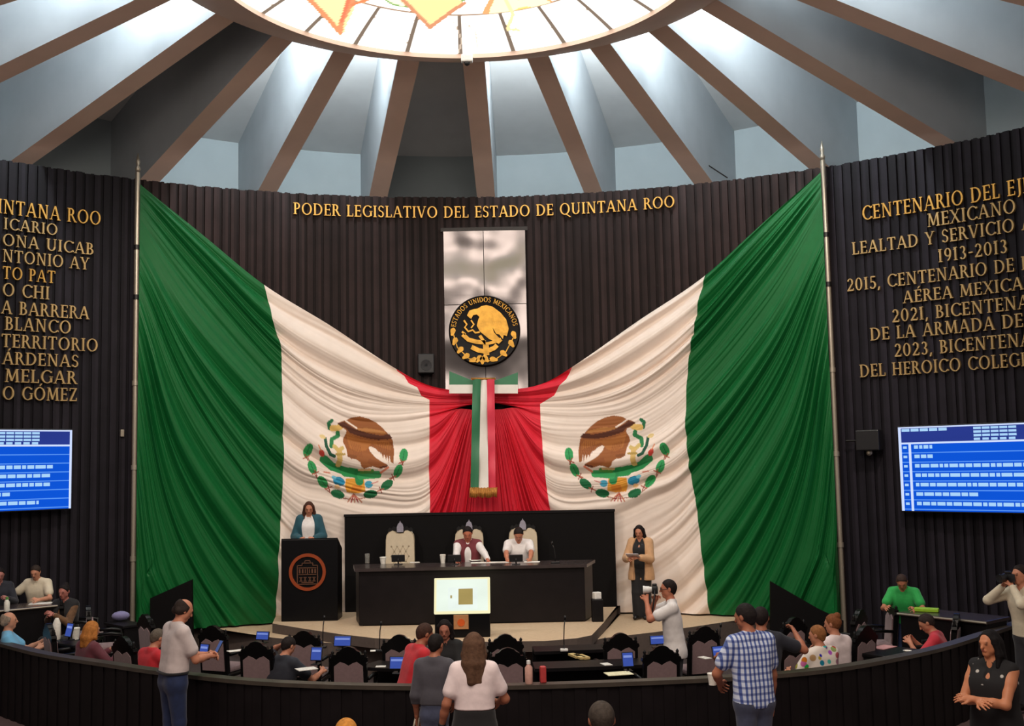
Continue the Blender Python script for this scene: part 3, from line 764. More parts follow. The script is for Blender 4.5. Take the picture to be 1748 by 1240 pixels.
def inscription(txt, px0, px1, py0, py1, capz, label, right_just=None, m=M_gold, group='gold inscription lines'):
    """letters on the wall: (px0,py0) and (px1,py1) are the base line's ends"""
    a0, z0 = on_wall(px0, py0, LR); a1, z1 = on_wall(px1, py1, LR)
    _, w = text_polys(txt)
    z = (z0 + z1) / 2; s = (a1 - a0) * LR / w
    am = (a0 + a1) / 2
    t = thing('wall_inscription', label, 'inscription', cyl(am, LR, z), 0, group)
    inv = Matrix.Translation(t.location).inverted()
    x = 0.0
    for word in txt.split(' '):
        polys, ww = text_polys(word)
        b = MB()
        def fn(a, c, d): return cyl(a0 + (a + x) * s / LR, LR - d, z + c * capz)
        solid_quads(b, polys, fn, 0.055, 0.0)
        o = b.build('word', m, t); o.matrix_parent_inverse = inv
        x += ww + 0.06 + GL[' '][0] + 0.06
    return t
inscription('PODER LEGISLATIVO DEL ESTADO DE QUINTANA ROO', 500, 1153, 366, 355, 0.215, 'long gold inscription naming the legislative power, centred above the steel plate', group='gold wall letters')
M_gold2 = mat('less lit gold letters', (186, 156, 106), 0.42, 0.6, 0.15, 4)  # duller copy of the gold, for lines that catch less warm light
RL = [('CENTENARIO DEL EJÉRCITO', 1473, 1858, 373, 314, 0.24, 1), ('MEXICANO', 1585, 1737, 387, 366, 0.22, 0), ('LEALTAD Y SERVICIO A', 1456, 1766, 434, 393, 0.21, 0), ('1913-2013', 1603, 1723, 448, 433, 0.21, 0),
      ('2015, CENTENARIO DE LA', 1447, 1781, 495, 461, 0.21, 0), ('AÉREA MEXICANA', 1543, 1794, 516, 492, 0.20, 0), ('2021, BICENTENARIO', 1524, 1814, 547, 525, 0.21, 0), ('DE LA ARMADA DE M', 1487, 1787, 580, 557, 0.21, 0),
      ('2023, BICENTENARIO', 1528, 1817, 606, 590, 0.21, 0), ('DEL HEROICO COLEGIO', 1469, 1776, 641, 628, 0.21, 0)]
names = ['top', 'second', 'third', 'fourth', 'fifth', 'sixth', 'seventh', 'eighth', 'ninth', 'tenth', 'eleventh', 'last']
for k, (t, xa, xb, ya, yb, cz, hot) in enumerate(RL):
    nm = names[k] if k < 9 else 'last'
    inscription(t, xa, xb, ya, yb, cz, '%s line of the gold inscription on the wall above the right screen' % nm, m=M_gold if hot else M_gold2, group='gold lines on the right wall')
LL = [('UINTANA ROO', -27, 171, 364, 383, 0.23, 1), ('ICARIO', 4, 97, 396, 399, 0.185, 0), ('ONA UICAB', 2, 159, 421, 435, 0.195, 0), ('NTONIO AY', 2, 151, 449, 460, 0.20, 0), ('TO PAT', 2, 93, 477, 484, 0.20, 1), ('O CHI', 2, 83, 506, 512, 0.21, 0),
      ('A BARRERA', 0, 151, 537, 545, 0.21, 0), ('BLANCO', 6, 120, 564, 570, 0.21, 0), ('TERRITORIO', 0, 166, 594, 600, 0.21, 0), ('ÁRDENAS', 2, 133, 623, 627, 0.2, 0), ('MELGAR', 6, 130, 653, 656, 0.21, 0), ('O GÓMEZ', 2, 131, 683, 685, 0.21, 0)]
for k, (t, xa, xb, ya, yb, cz, hot) in enumerate(LL):
    inscription(t, xa, xb, ya, yb, cz, '%s line of the gold inscription on the wall above the left screen' % names[k], m=M_gold if hot else M_gold2, group='gold lines on the left wall')

# ---- round seal
SEY = WR - 0.30
sc0, sc1 = W2(827, 565, SEY)
srad = (W2(888, 565, SEY)[0] - W2(766, 565, SEY)[0]) / 2
seal = thing('round_seal', 'round black seal with gold eagle and lettering, mounted on the steel plate', 'seal', (sc0, SEY, sc1))
Mz = Matrix.Rotation(PI / 2, 4, 'X')
M_sealblack = mat('black lacquer', (16, 13, 14), 0.5, spec=0.2)
MB().lathe([(srad, -0.20), (srad, 0.0), (srad * 0.97, 0.03), (srad * 0.94, 0.02), (0.001, 0.02)], 64, Mz).build('disc', M_sealblack, seal, True, R(35))
M_relief = mat('gilded relief', (200, 150, 62), 0.4, 0.7, 0.25, 9, bump=0.4)
ZS = srad / 252.0
def sp(x, y): return ((x - 733) * ZS, (765 - y) * ZS)
def sfn(a, c, d): return (a, -d, c)
b = MB()
ea = [(612, 655), (630, 622), (662, 612), (690, 608), (715, 592), (750, 585), (795, 598), (848, 640), (888, 690), (904, 755), (890, 808), (868, 800), (862, 828), (838, 796), (815, 790), (790, 742), (800, 780), (828, 812), (858, 838), (832, 862), (796, 842), (765, 826), (735, 800), (700, 770), (680, 730), (690, 690), (700, 668), (680, 650), (655, 655), (642, 680), (628, 672)]
b.prism([sp(*p) for p in ea], sfn, 0.015, 0.055)
def thick(pts, w, d1=0.05):
    v = [Vector(sp(*p)) for p in pts]; L_ = []; R_ = []
    for i, p in enumerate(v):
        t = (v[min(i + 1, len(v) - 1)] - v[max(i - 1, 0)]).normalized(); n = Vector((-t.y, t.x)) * w * ZS / 2
        L_.append(p + n); R_.append(p - n)
    for i in range(len(v) - 1): solid_quads(b, [[tuple(L_[i]), tuple(L_[i + 1]), tuple(R_[i + 1]), tuple(R_[i])]], lambda a, c, d: (a, d, c), -d1, -0.015)
for k in range(5): thick([(775 + 18 * k, 640 + 12 * k), (800 + 18 * k, 720 + 12 * k)], 6, 0.065)
o = b.build('eagle', M_relief, seal); b = MB()
thick([(590, 690), (610, 720), (595, 740), (620, 770), (650, 760), (670, 780), (700, 775)], 12); thick([(640, 690), (660, 720), (640, 745)], 10); thick([(575, 770), (600, 790)], 14); b.build('snake', M_relief, seal); b = MB()
thick([(580, 790), (620, 828), (680, 845), (740, 850)], 30); thick([(700, 800), (740, 860), (790, 850), (850, 830)], 22); thick([(640, 880), (690, 905), (740, 915), (800, 890), (820, 870)], 32); thick([(740, 850), (745, 940)], 40, 0.044); b.build('cactus', M_relief, seal); b = MB()
for x, y, a in ((940, 800, 1.2), (922, 862, 1.0), (866, 930, 0.7), (795, 970, 0.2), (510, 770, 1.8), (524, 838, 2.0), (560, 900, 2.3), (600, 945, 2.6), (650, 972, 2.9), (715, 975, 1.57), (690, 965, 2.2), (740, 965, 0.9)):
    c = sp(x, y); pts = []
    for k in range(12):
        th = k / 12 * 2 * PI; u, w = 30 * ZS * math.cos(th), 17 * ZS * math.sin(th) * (1 + 0.25 * math.cos(3 * th)); pts.append((c[0] + u * math.cos(a) + w * math.sin(a), c[1] - u * math.sin(a) + w * math.cos(a)))
    b.prism(pts, sfn, 0.015, 0.045)
thick([(510, 770), (540, 880), (620, 960), (715, 985), (800, 975), (880, 920), (935, 820)], 7, 0.03)
b.build('wreath', M_relief, seal); b = MB()
polys, w = text_polys('ESTADOS UNIDOS MEXICANOS', 0.09)
cap = 34 * ZS; rb = 204 * ZS; span = R(164)
def ring(a, c, d):
    th = R(172) - span * a / w; rr_ = rb + c * cap; return (rr_ * math.cos(th), -d, rr_ * math.sin(th))
solid_quads(b, polys, ring, 0.032, 0.015); b.build('lettering', M_relief, seal)

# ---- wall screens
def glow(name, rgb, k):
    if name in _mats: return _mats[name]
    m = bpy.data.materials.new(name); m.use_nodes = True; nt = m.node_tree; nt.nodes.clear()
    ou = nt.nodes.new('ShaderNodeOutputMaterial'); e = nt.nodes.new('ShaderNodeEmission'); e.inputs['Color'].default_value = (*lin(rgb), 1); e.inputs['Strength'].default_value = k
    nz = nt.nodes.new('ShaderNodeTexNoise'); nz.inputs['Scale'].default_value = 1.5
    mr = nt.nodes.new('ShaderNodeMapRange'); mr.inputs['To Min'].default_value = 0.9 * k; mr.inputs['To Max'].default_value = 1.1 * k
    nt.links.new(nz.outputs['Fac'], mr.inputs['Value']); nt.links.new(mr.outputs[0], e.inputs['Strength']); nt.links.new(e.outputs[0], ou.inputs['Surface'])
    _mats[name] = m; return m
G_blue, G_dark, G_text, G_line = glow('screen blue', (14, 84, 214), 1.0), glow('screen header', (42, 58, 140), 1.0), glow('screen text', (170, 212, 250), 1.0), glow('screen rule', (90, 150, 245), 1.0)
G_white = glow('screen white', (205, 220, 255), 1.05)
def screen(px_in, pyt, pyb, inner_right, width, label, rows):
    """flat panel on the wall; local x runs right, z up, origin at the middle of the panel"""
    a, zt = on_wall(px_in, pyt, WR - 0.15); _, zb = on_wall(px_in, pyb, WR - 0.15)
    h = zt - zb; half = width / 2 / WR
    ac = a - half if inner_right else a + half
    c = cyl(ac, WR - 0.28, (zt + zb) / 2)
    t = thing('wall_screen', label, 'screen', c, -ac, 'blue agenda screens on the side walls')
    wd = width / 2; hh = h / 2
    MB().rbox((-wd - 0.02, 0.0, -hh - 0.02), (wd + 0.02, 0.07, hh + 0.02), 0.01).build('casing', M_black, t)
    b = MB(); b.box((-wd, -0.006, -hh), (wd, 0.0, hh)); b.build('picture', G_blue, t)
    hd = 0.19 * h
    b = MB(); b.box((-wd, -0.010, hh - hd), (wd, -0.007, hh)); b.build('header_band', G_dark, t)
    b = MB(); e = 0.022
    b.box((-wd, -0.013, hh - e), (wd, -0.010, hh)); b.box((-wd, -0.013, hh - hd - e), (wd, -0.010, hh - hd + e * 0.3))
    b.box((-wd, -0.013, -hh), (-wd + 0.045, -0.010, hh)); b.box((wd - 0.035, -0.013, -hh), (wd, -0.010, hh))
    if not inner_right: b.box((-wd + 0.16, -0.013, -hh), (-wd + 0.20, -0.010, hh - hd))
    b.build('frame_lines', G_white, t)
    b = MB(); n = 7; rh = (h - hd - 0.04) / n
    for k in range(n):
        z = hh - hd - 0.02 - rh * k
        b.box((-wd, -0.0105, z - rh), (wd, -0.0085, z - rh + 0.016)); bt = MB()
        x = -wd + 0.25; end = -wd + 0.25 + rows[k] * (width - 0.4)
        while x < end:
            ww = rng.uniform(0.05, 0.16); bt.box((x, -0.0125, z - rh * 0.52), (min(x + ww, end), -0.0105, z - rh * 0.52 + 0.055)); x += ww + 0.02
        if bt.v: bt.build('text_row', G_text, t)
        bt = MB()
        if not inner_right: bt.box((-wd + 0.07, -0.0125, z - rh * 0.5), (-wd + 0.13, -0.0105, z - rh * 0.5 + 0.04)); bt.build('row_number', G_text, t)
    bt = MB()
    for k in range(4):
        z = hh - 0.035 - k * hd * 0.22; x0_ = -0.05 if not inner_right else 0.1
        for j in range(5): bt.box((x0_ + j * 0.13, -0.0155, z - 0.035), (x0_ + j * 0.13 + 0.115 - 0.02 * (k == 3), -0.0135, z))
    bt.build('title_text', G_text, t); bt = MB()
    if not inner_right:
        for j in range(5): bt.box((-wd + 0.06 + j * 0.15, -0.0155, hh - 0.075), (-wd + 0.06 + j * 0.15 + 0.13, -0.0135, hh - 0.03))
    b.build('row_rules', G_line, t)
    if bt.v: bt.build('date_text', G_text, t)
    return t
screen(118, 735, 868, True, 2.5, 'bright blue agenda screen on the left wall, cut by the left picture edge', [0.0, 0.0, 0.93, 0.91, 0.91, 0.62, 0.83])
screen(1538, 730, 872, False, 2.5, 'bright blue agenda screen on the right wall beside the dark wall speaker', [0.14, 0.14, 0.95, 0.95, 0.95, 0.46, 0.95])

# ---- small things on the wall
a, z = on_wall(1486, 752, WR - 0.15); c = cyl(a, WR - 0.18, z)
sp_ = thing('wall_speaker', 'dark loudspeaker on a bracket at the left of the right blue screen', 'loudspeaker', c, -a)
MB().rbox((-0.19, -0.16, -0.17), (0.19, 0.10, 0.17), 0.02).build('cabinet', M_black, sp_)
MB().tube([(-0.4, 0.02, 0.0), (-0.15, 0.0, 0.0)], 0.018, 8).build('bracket_arm', M_dark_metal, sp_)
MB().lathe([(0.045, 0), (0.05, 0.02), (0.02, 0.05)], 12, Matrix.Translation((0.0, -0.05, -0.2)) @ Mz).build('knob', M_pole, sp_)
a, z = on_wall(727, 622, WR - 0.05); c = cyl(a, WR - 0.10, z)
sp_ = thing('wall_monitor_speaker', 'small black box speaker on the slatted wall left of the seal', 'loudspeaker', c, -a)
MB().rbox((-0.15, -0.10, -0.18), (0.15, 0.08, 0.18), 0.02).build('cabinet', M_black, sp_)
MB().lathe([(0.10, 0), (0.10, 0.01), (0.03, 0.0)], 16, Matrix.Translation((0.0, -0.1, -0.03)) @ Mz).build('speaker_cone', mat('speaker cone', (34, 32, 34), 0.7), sp_)
a, z = on_wall(208, 740, WR); c = cyl(a, WR - 0.02, z)
tag(MB().rbox((-0.03, -0.03, -0.06), (0.03, 0.03, 0.06), 0.01).build('wall_switch', M_pole), 'tiny pale switch on the dark wall left of the left flag pole', 'switch')
bpy.data.objects['wall_switch'].location = c; bpy.data.objects['wall_switch'].rotation_euler = (0, 0, -a)
# thin cable hooked on a rib above the right of the wall
pA = at_y(1180, 258, WR + 0.25); pB = at_y(1242, 304, WR + 0.05)
o = MB().tube([pA + np.array([0, 0, 0.09]), pA, (pA + pB) / 2 - np.array([0, 0, 0.03]), pB], 0.012, 6).build('loose_cable', M_dark_metal); tag(o, 'thin dark cable hanging on a rib above the right part of the wall', 'cable')
# ================================================================== PUBLIC BARRIER AND PIT DESKS
M_dwood = mat('black stained wood', (20, 18, 20), 0.42, 0, 0.2, 12, spec=0.2)
M_dwood2 = mat('black carved wood', (13, 12, 13), 0.35, 0, 0.2, 20, spec=0.25)
M_ledge = mat('worn barrier ledge', (66, 59, 51), 0.45, 0, 0.25, 6)
M_bar = mat('barrier boards', (22, 18, 20), 0.55, 0, 0.25, 4, spec=0.15)
barrier = thing('pit_barrier', 'long curved dark boarded barrier separating the public floor from the seated pit', 'barrier', (bc[len(bc) // 2][0], bc[len(bc) // 2][1], 0))
binv = Matrix.Translation(barrier.location).inverted()
b = MB()
for i in range(len(bc) - 1):
    g = 0.012 if i % 2 else 0.0
    p0, p1 = bc[i] + nrm[i] * g, bc[i + 1] + nrm[i + 1] * g; q0, q1 = bc[i] + nrm[i] * 0.08, bc[i + 1] + nrm[i + 1] * 0.08
    b.add([(*p0, -0.04), (*p1, -0.04), (*p1, BZ - 0.04), (*p0, BZ - 0.04), (*q0, -0.14), (*q1, -0.14), (*q1, BZ - 0.04), (*q0, BZ - 0.04)], [(0, 1, 2, 3), (5, 4, 7, 6), (3, 2, 6, 7), (0, 3, 7, 4), (1, 5, 6, 2)])
o = b.build('boards', M_bar, barrier); o.matrix_parent_inverse = binv
b = MB()
rows = [[(*(bc[i] + nrm[i] * o_), z) for o_, z in ((-0.02, BZ - 0.04), (-0.02, BZ), (0.12, BZ), (0.12, BZ - 0.04), (-0.02, BZ - 0.04))] for i in range(len(bc))]
b.grid(rows, True); o = b.build('top_ledge', M_ledge, barrier); o.matrix_parent_inverse = binv

def desk_run(name, label, i0, i1, off, dep, top):
    idx = range(i0, i1 + 1)
    mid = bc[(i0 + i1) // 2] + nrm[(i0 + i1) // 2] * (off + dep / 2)
    t = thing(name, label, 'desk', (mid[0], mid[1], 0)); inv = Matrix.Translation(t.location).inverted()
    def strip(a, c, z0, z1, nm, m):
        b = MB(); rows = [[(*(bc[i] + nrm[i] * o_), z + fz((bc[i] + nrm[i] * o_)[0])) for o_, z in ((a, z0), (a, z1), (c, z1), (c, z0), (a, z0))] for i in idx]
        b.grid(rows, True)
        for k in (0, -1):
            r_ = rows[k][:4]; b.add(r_, [(0, 1, 2, 3) if k == 0 else (3, 2, 1, 0)])
        o = b.build(nm, m, t); o.matrix_parent_inverse = inv
    strip(off, off + dep, top - 0.04, top, 'desktop', M_dwood); strip(off + dep - 0.05, off + dep - 0.01, 0, top - 0.04, 'front_panel', M_dwood)
    return t
def bi(px):   # index along the barrier seen at a pixel column
    return int(np.argmin([abs(px - (874 + FPX * ((np.array([p[0], p[1], BZ]) - CAM) @ RT) / ((np.array([p[0], p[1], BZ]) - CAM) @ FW))) for p in bc]))
DZ = 0.76
DA, DB_ = 2.38, 3.55                # distance of the two desk rows from the barrier
desk_run('pit_desk', 'long black curved desk in the barrier-side row, left of the centre gap', bi(375), bi(668), DA, 0.45, DZ)
desk_run('pit_desk', 'long black curved desk in the barrier-side row, right of the centre gap', bi(945), bi(1290), DA, 0.45, DZ)
desk_run('pit_desk', 'black curved desk in the row nearest the stage, left of the monitor kiosk', bi(430), bi(640), DB_, 0.42, DZ)
desk_run('pit_desk', 'black curved desk in the row nearest the stage, right of the monitor kiosk', bi(960), bi(1230), DB_, 0.42, DZ)
def desk_z(px, py):  # point of a pit desk top seen at a pixel
    z = DZ - 0.15
    for _ in range(6): P = at_z(px, py, z); z = DZ + fz(P[0])
    return P

# ------------------------------------------------------------------ carved pit chairs
M_uph = mat('grey mauve upholstery', (136, 112, 114), 0.8, 0, 0.1, 30, sheen=0.2)
M_brass = mat('small brass studs', (170, 140, 90), 0.35, 0.8)
def carved_chair(label):
    t = thing('carved_chair', label, 'chair', (0, 0, 0), 0, 'carved black chairs in the pit')
    def fn(a, c, d): return (a, -0.25 + d - 0.10 * (c - 0.45), c)
    crest = [(-.205, .84), (-.215, .88), (-.235, .90), (-.225, .935), (-.195, .94), (-.185, .975), (-.15, .975), (-.135, 1.005), (-.10, 1.02), (-.07, 1.05), (-.03, 1.065), (0, 1.07)]
    crest = crest + [(-x, z) for x, z in crest[-2::-1]] + [(.16, .84), (.10, .885), (.05, .87), (0, .84), (-.05, .87), (-.10, .885), (-.16, .84)]
    b = MB(); b.prism(crest, fn, -0.035, 0.03); b.prism([(-.215, .38), (-.175, .38), (-.17, .86), (-.215, .86)], fn, -0.03, 0.03); b.prism([(.175, .38), (.215, .38), (.215, .86), (.17, .86)], fn, -0.03, 0.03); b.prism([(-.2, .40), (.2, .40), (.2, .47), (-.2, .47)], fn, -0.025, 0.025)
    bf = b.build('back_frame', M_dwood2, t)
    pan = [(-.175, .47), (.175, .47), (.172, .84), (.10, .89), (.05, .875), (0, .845), (-.05, .875), (-.10, .89), (-.172, .84)]
    b = MB(); b.prism(pan, fn, -0.045, -0.005); b.prism(pan, fn, 0.0, 0.045); b.build('back_cushion', M_uph, t)
    for s in (-1, 1):
        b = MB(); b.lathe([(0.018, 0), (0.024, 0.02), (0.012, 0.04), (0.02, 0.065), (0.004, 0.09)], 10, Matrix.Translation((s * .195, -0.25 - 0.05, 0.93))); b.build('finial', M_dwood2, bf, True)
    MB().rbox((-.235, -.26, .38), (.235, .24, .44), 0.02).build('seat_frame', M_dwood2, t)
    MB().rbox((-.215, -.24, .44), (.215, .225, .51), 0.03).build('seat_cushion', M_uph, t, True, R(40))
    for sx in (-1, 1):
        for sy in (-1, 1):
            b = MB(); b.tube([(sx * .205, -.01 + sy * .21, .39), (sx * .21, -.01 + sy * .215, .2), (sx * .20, -.01 + sy * .225, .05), (sx * .215, -.01 + sy * .235, 0)], [.028, .02, .016, .024], 8); b.build('leg', M_dwood2, t, True)
        b = MB(); b.tube([(sx * .225, -.24, .68), (sx * .24, 0.0, .69), (sx * .235, .13, .67), (sx * .225, .14, .55), (sx * .22, .11, .42)], [.02, .024, .028, .02, .018], 8); b.build('armrest', M_dwood2, t, True)
    return t
chair0 = None
PITC = [  # pixel of the top of the crest, direction faced (degrees right of straight ahead), crest height, label
    (88, 1061, 55, 'carved black chair nearest the left counter, its grey back to the barrier'),
    (215, 1083, 38, 'carved black chair between the blonde woman in maroon and the red shirt'),
    (440, 1094, 12, 'carved black chair against the barrier left of the seated dark-shirted person'),
    (596, 1103, 4, 'carved black chair against the barrier right of the dark-shirted person, above the blond head'),
    (866, 1105, -4, 'carved black chair against the barrier beside the woman in white'),
    (1127, 1101, -8, 'carved black chair against the barrier right of the glowing cream sheet'),
    (1352, 1088, -30, 'carved black chair right of the man in the plaid shirt'),
    (1472, 1066, -38, 'carved black chair right of the woman in the flowered white top'),
    (1628, 1046, -62, 'carved black chair behind the seated person in red on the right'),
    (113, 1016, 80, 'carved black chair seen from the side at the end of the left counter'),
    (155, 1031, 70, 'carved black chair above the blonde woman in maroon, turned sideways'),
    (252, 1045, 48, 'carved black chair under the left black ramp panel, beside the balding man'),
    (366, 1066, 22, 'carved black chair in front of the phone of the balding man'),
    (520, 1076, 6, 'carved black chair in front of the lectern in the stage-side row'),
    (682, 1083, 2, 'carved black chair left of the person in the red shirt, stage-side row'),
    (862, 1082, -3, 'carved black chair right of the monitor kiosk, stage-side row'),
    (1058, 1080, -8, 'carved black chair directly right of the gold and white papers, stage-side row'),
    (1199, 1068, -18, 'carved black chair between the photographer and the plaid shirt'),
    (1352, 1052, -34, 'carved black chair below the right black ramp panel'),
    (1463, 1038, -52, 'carved black chair behind the two women in white at the right flag pole'),
    (1520, 1023, -85, 'carved black chair seen from the side beside the man in green'),
]
CH = {}; DBG = []
for k, (px, py, ang, lab) in enumerate(PITC):
    z_ = 0.9
    for _ in range(8): P = at_z(px, py, z_); z_ = 1.07 + fz(P[0])
    rz = -R(ang)
    fwd = Vector((math.sin(R(ang)), math.cos(R(ang)), 0))
    loc = (P[0] + fwd.x * 0.28, P[1] + fwd.y * 0.28, fz(P[0] + fwd.x * 0.28))
    if chair0 is None:
        chair0 = carved_chair(lab); chair0.location = loc; chair0.rotation_euler = (0, 0, rz); c = chair0
    else: c = dup(chair0, loc, rz, lab)
    CH[k] = (loc, rz)
    _o = np.array([P[0], P[1]]) - bc; _d = np.hypot(_o[:,0], _o[:,1]); _i = int(np.argmin(_d)); DBG.append((k, px, round(float(_d[_i]), 2), _i, np.round(P[:2], 2), round(float(np.degrees(np.arctan2(nrm[_i][0], nrm[_i][1]))))))

# ------------------------------------------------------------------ stage furniture
TY = at_z(800, 1066, UPZ)[1]                       # front of the head table
PANY = 10.42
M_panel = mat('black fabric panel', (13, 11, 12), 0.7, 0, 0.1, 20, spec=0.15)
M_tab = mat('dark walnut table', (22, 18, 20), 0.4, 0, 0.2, 6, spec=0.25)
M_tabtop = mat('polished table top', (62, 54, 54), 0.22, 0, 0.15, 6)
xa, z1 = wxz(588, 880, PANY); xb, _ = wxz(1049, 880, PANY)
t = thing('backdrop_panel', 'wide black backdrop panel standing behind the head table chairs', 'panel', ((xa + xb) / 2, PANY, UPZ))
inv = Matrix.Translation(t.location).inverted()
o = MB().rbox((xa, PANY, UPZ), (xb, PANY + 0.09, z1), 0.01).build('board', M_panel, t); o.matrix_parent_inverse = inv
o = MB().box((xa - 0.01, PANY - 0.012, z1 - 0.03), (xb + 0.01, PANY + 0.1, z1 + 0.012)).build('top_trim', M_dwood, t); o.matrix_parent_inverse = inv

TZ = wxz(800, 967, TY)[1]
xl, _ = wxz(613, 1000, TY); xr, _ = wxz(998, 1000, TY)
XL, _ = wxz(603, 955, TY + 0.3); XR, _ = wxz(1013, 955, TY + 0.3)
head = thing('head_table', 'long dark head table with flared ends in front of three cream chairs', 'table', ((xl + xr) / 2, TY, UPZ))
inv = Matrix.Translation(head.location).inverted()
plan = [(xl - 0.06, TY - 0.06), (xr + 0.04, TY - 0.06), (XR + 0.06, TY + 0.72), (XL - 0.06, TY + 0.72)]
def addp(nm, poly, z0, z1, m):
    b = MB(); b.prism(poly, lambda a, c, d: (a, c, d), z0, z1); o = b.build(nm, m, head); o.matrix_parent_inverse = inv
addp('table_top', plan, TZ - 0.05, TZ, M_tabtop)
addp('front_panel', [(xl, TY), (xr, TY), (xr, TY + 0.05), (xl, TY + 0.05)], UPZ + 0.02, TZ - 0.05, M_tab)
addp('side_panel', [(xr + 0.003, TY + 0.01), (XR, TY + 0.6), (XR - 0.05, TY + 0.6), (xr - 0.04, TY + 0.06)], UPZ + 0.02, TZ - 0.05, M_tab)
addp('side_panel', [(xl - 0.003, TY + 0.01), (xl + 0.04, TY + 0.06), (XL + 0.05, TY + 0.6), (XL, TY + 0.6)], UPZ + 0.02, TZ - 0.05, M_tab)
addp('plinth', [(xl + 0.05, TY + 0.03), (xr - 0.05, TY + 0.03), (XR - 0.08, TY + 0.55), (XL + 0.08, TY + 0.55)], UPZ, UPZ + 0.03, M_dwood)
for x in np.linspace(xr + 0.012, XR - 0.02, 4): pass

# cream chairs
M_cream = mat('cream tufted leather', (206, 190, 164), 0.5, 0, 0.06, 12)
M_creamd = mat('cream leather buttons', (158, 143, 118), 0.5)
M_silver = mat('silver crest plate', (150, 146, 160), 0.4, 0.4)
CHY = TY + 1.18
def cream_chair(label):
    t = thing('throne_chair', label, 'chair', (0, 0, 0), 0, 'cream chairs at the head table')
    def fn(a, c, d): return (a, 0.30 + d + 0.08 * (c - 0.5), c)
    out = [(-.245, .5), (.245, .5), (.25, .9), (.245, 1.25), (.235, 1.33), (.20, 1.38), (.13, 1.40), (.09, 1.395), (.06, 1.37), (0, 1.36), (-.06, 1.37), (-.09, 1.395), (-.13, 1.40), (-.20, 1.38), (-.235, 1.33), (-.245, 1.25), (-.25, .9)]
    b = MB(); b.prism(out, fn, -0.06, 0.04); o = br = b.build('backrest', M_cream, t)
    m = o.modifiers.new('soft', 'BEVEL'); m.width = 0.025; m.segments = 3
    b = MB()
    for r_ in range(5):
        for c_ in range(4 - r_ % 2):
            x = -.15 + c_ * .10 + (0.05 if r_ % 2 else 0); z = .80 + r_ * .085
            b.ball((x, 0.30 - 0.055 + 0.08 * (z - .5), z), 0.017, 8)
    b.build('tuft_buttons', M_creamd, br, True)
    b = MB()                                       # shallow diamond stitching
    for r_ in range(4):
        for c_ in range(4):
            x = -.15 + c_ * .10 - (0.0 if r_ % 2 == 0 else -0.05); z = .80 + r_ * .085
            for s in (-1, 1):
                x2, z2 = x + s * .05, z + .085
                if abs(x) < .2 and abs(x2) < .2: b.tube([(x, .30 - .061 + .08 * (z - .5), z), (x2, .30 - .061 + .08 * (z2 - .5), z2)], 0.0035, 5)
    b.build('stitching', M_creamd, br)
    cr = [(-.21, 1.37), (-.22, 1.42), (-.19, 1.46), (-.15, 1.44), (-.12, 1.48), (-.08, 1.46), (-.05, 1.50), (.05, 1.50), (.08, 1.46), (.12, 1.48), (.15, 1.44), (.19, 1.46), (.22, 1.42), (.21, 1.37), (0, 1.34)]
    b = MB(); b.prism(cr, fn, 0.0, 0.05); cc_ = b.build('carved_crest', M_dwood2, t)
    pl = [(-.055, 1.38), (.055, 1.38), (.058, 1.46), (.04, 1.52), (.012, 1.545), (0, 1.575), (-.012, 1.545), (-.04, 1.52), (-.058, 1.46)]
    b = MB(); b.prism(pl, fn, -0.05, -0.01); b.build('crest_plate', M_silver, cc_)
    MB().rbox((-.28, -.24, .46), (.28, .34, .52), 0.02).build('seat_frame', M_dwood2, t); MB().rbox((-.255, -.22, .52), (.255, .26, .60), 0.03).build('seat_cushion', M_cream, t, True, R(40))
    for sx in (-1, 1):
        for sy in (-.20, .30):
            b = MB(); b.tube([(sx * .245, sy, .47), (sx * .25, sy, .2), (sx * .24, sy * 1.05, 0)], [.032, .022, .028], 8); b.build('leg', M_dwood2, t, True)
        b = MB(); b.tube([(sx * .275, .30, .80), (sx * .285, .0, .81), (sx * .28, -.16, .79), (sx * .27, -.17, .62), (sx * .265, -.15, .5)], [.024, .028, .03, .022, .02], 8); b.build('armrest', M_dwood2, t, True)
    return t
c0 = cream_chair('empty cream tufted chair at the left of the head table')
xs = [wxz(px, 930, CHY + 0.3)[0] for px in (683, 801, 893)]
c0.location = (xs[0], CHY, UPZ)
dup(c0, (xs[1], CHY, UPZ), 0, 'cream chair behind the man in the maroon vest at the head table'); dup(c0, (xs[2], CHY, UPZ), 0, 'cream chair behind the man in white at the head table')

# lectern
LY = at_z(528, 1061, UPZ)[1]
x0, zt = wxz(480, 922, LY); x1, _ = wxz(576, 922, LY); lc = (x0 + x1) / 2; lw = (x1 - x0) / 2
lec = thing('lectern', 'tall black lectern with round copper emblem at the left of the stage', 'lectern', (lc, LY, UPZ))
h = zt - UPZ
M_lect = mat('black lectern lacquer', (10, 10, 13), 0.4, 0, 0.1, 10, spec=0.2)
b = MB(); b.rbox((-lw, 0, 0.0), (lw, 0.05, h), 0.008); b.build('front_panel', M_lect, lec)
for s in (-1, 1):
    b = MB(); b.prism([(0.05, 0), (0.50, 0), (0.50, h - 0.22), (0.05, h - 0.02)], (lambda s: (lambda a, c, d: (s * lw - s * d, a, c)))(s), 0.0, 0.035); b.build('side_panel', M_lect, lec)
b = MB(); b.prism([(0.02, h - 0.015), (0.52, h - 0.23), (0.52, h - 0.20), (0.02, h + 0.015)], lambda a, c, d: (d, a, c), -lw, lw); b.build('reading_slope', M_lect, lec)
M_copper = mat('copper emblem', (176, 82, 46), 0.4, 0.5, 0.1, 12); M_copd = mat('dull copper lines', (120, 84, 66), 0.45, 0.5)
ex, ez = wxz(525, 977, LY); ex -= lc; ez -= UPZ; er = 31 / FPX * (LY - CAM[1])
b = MB(); n = 64
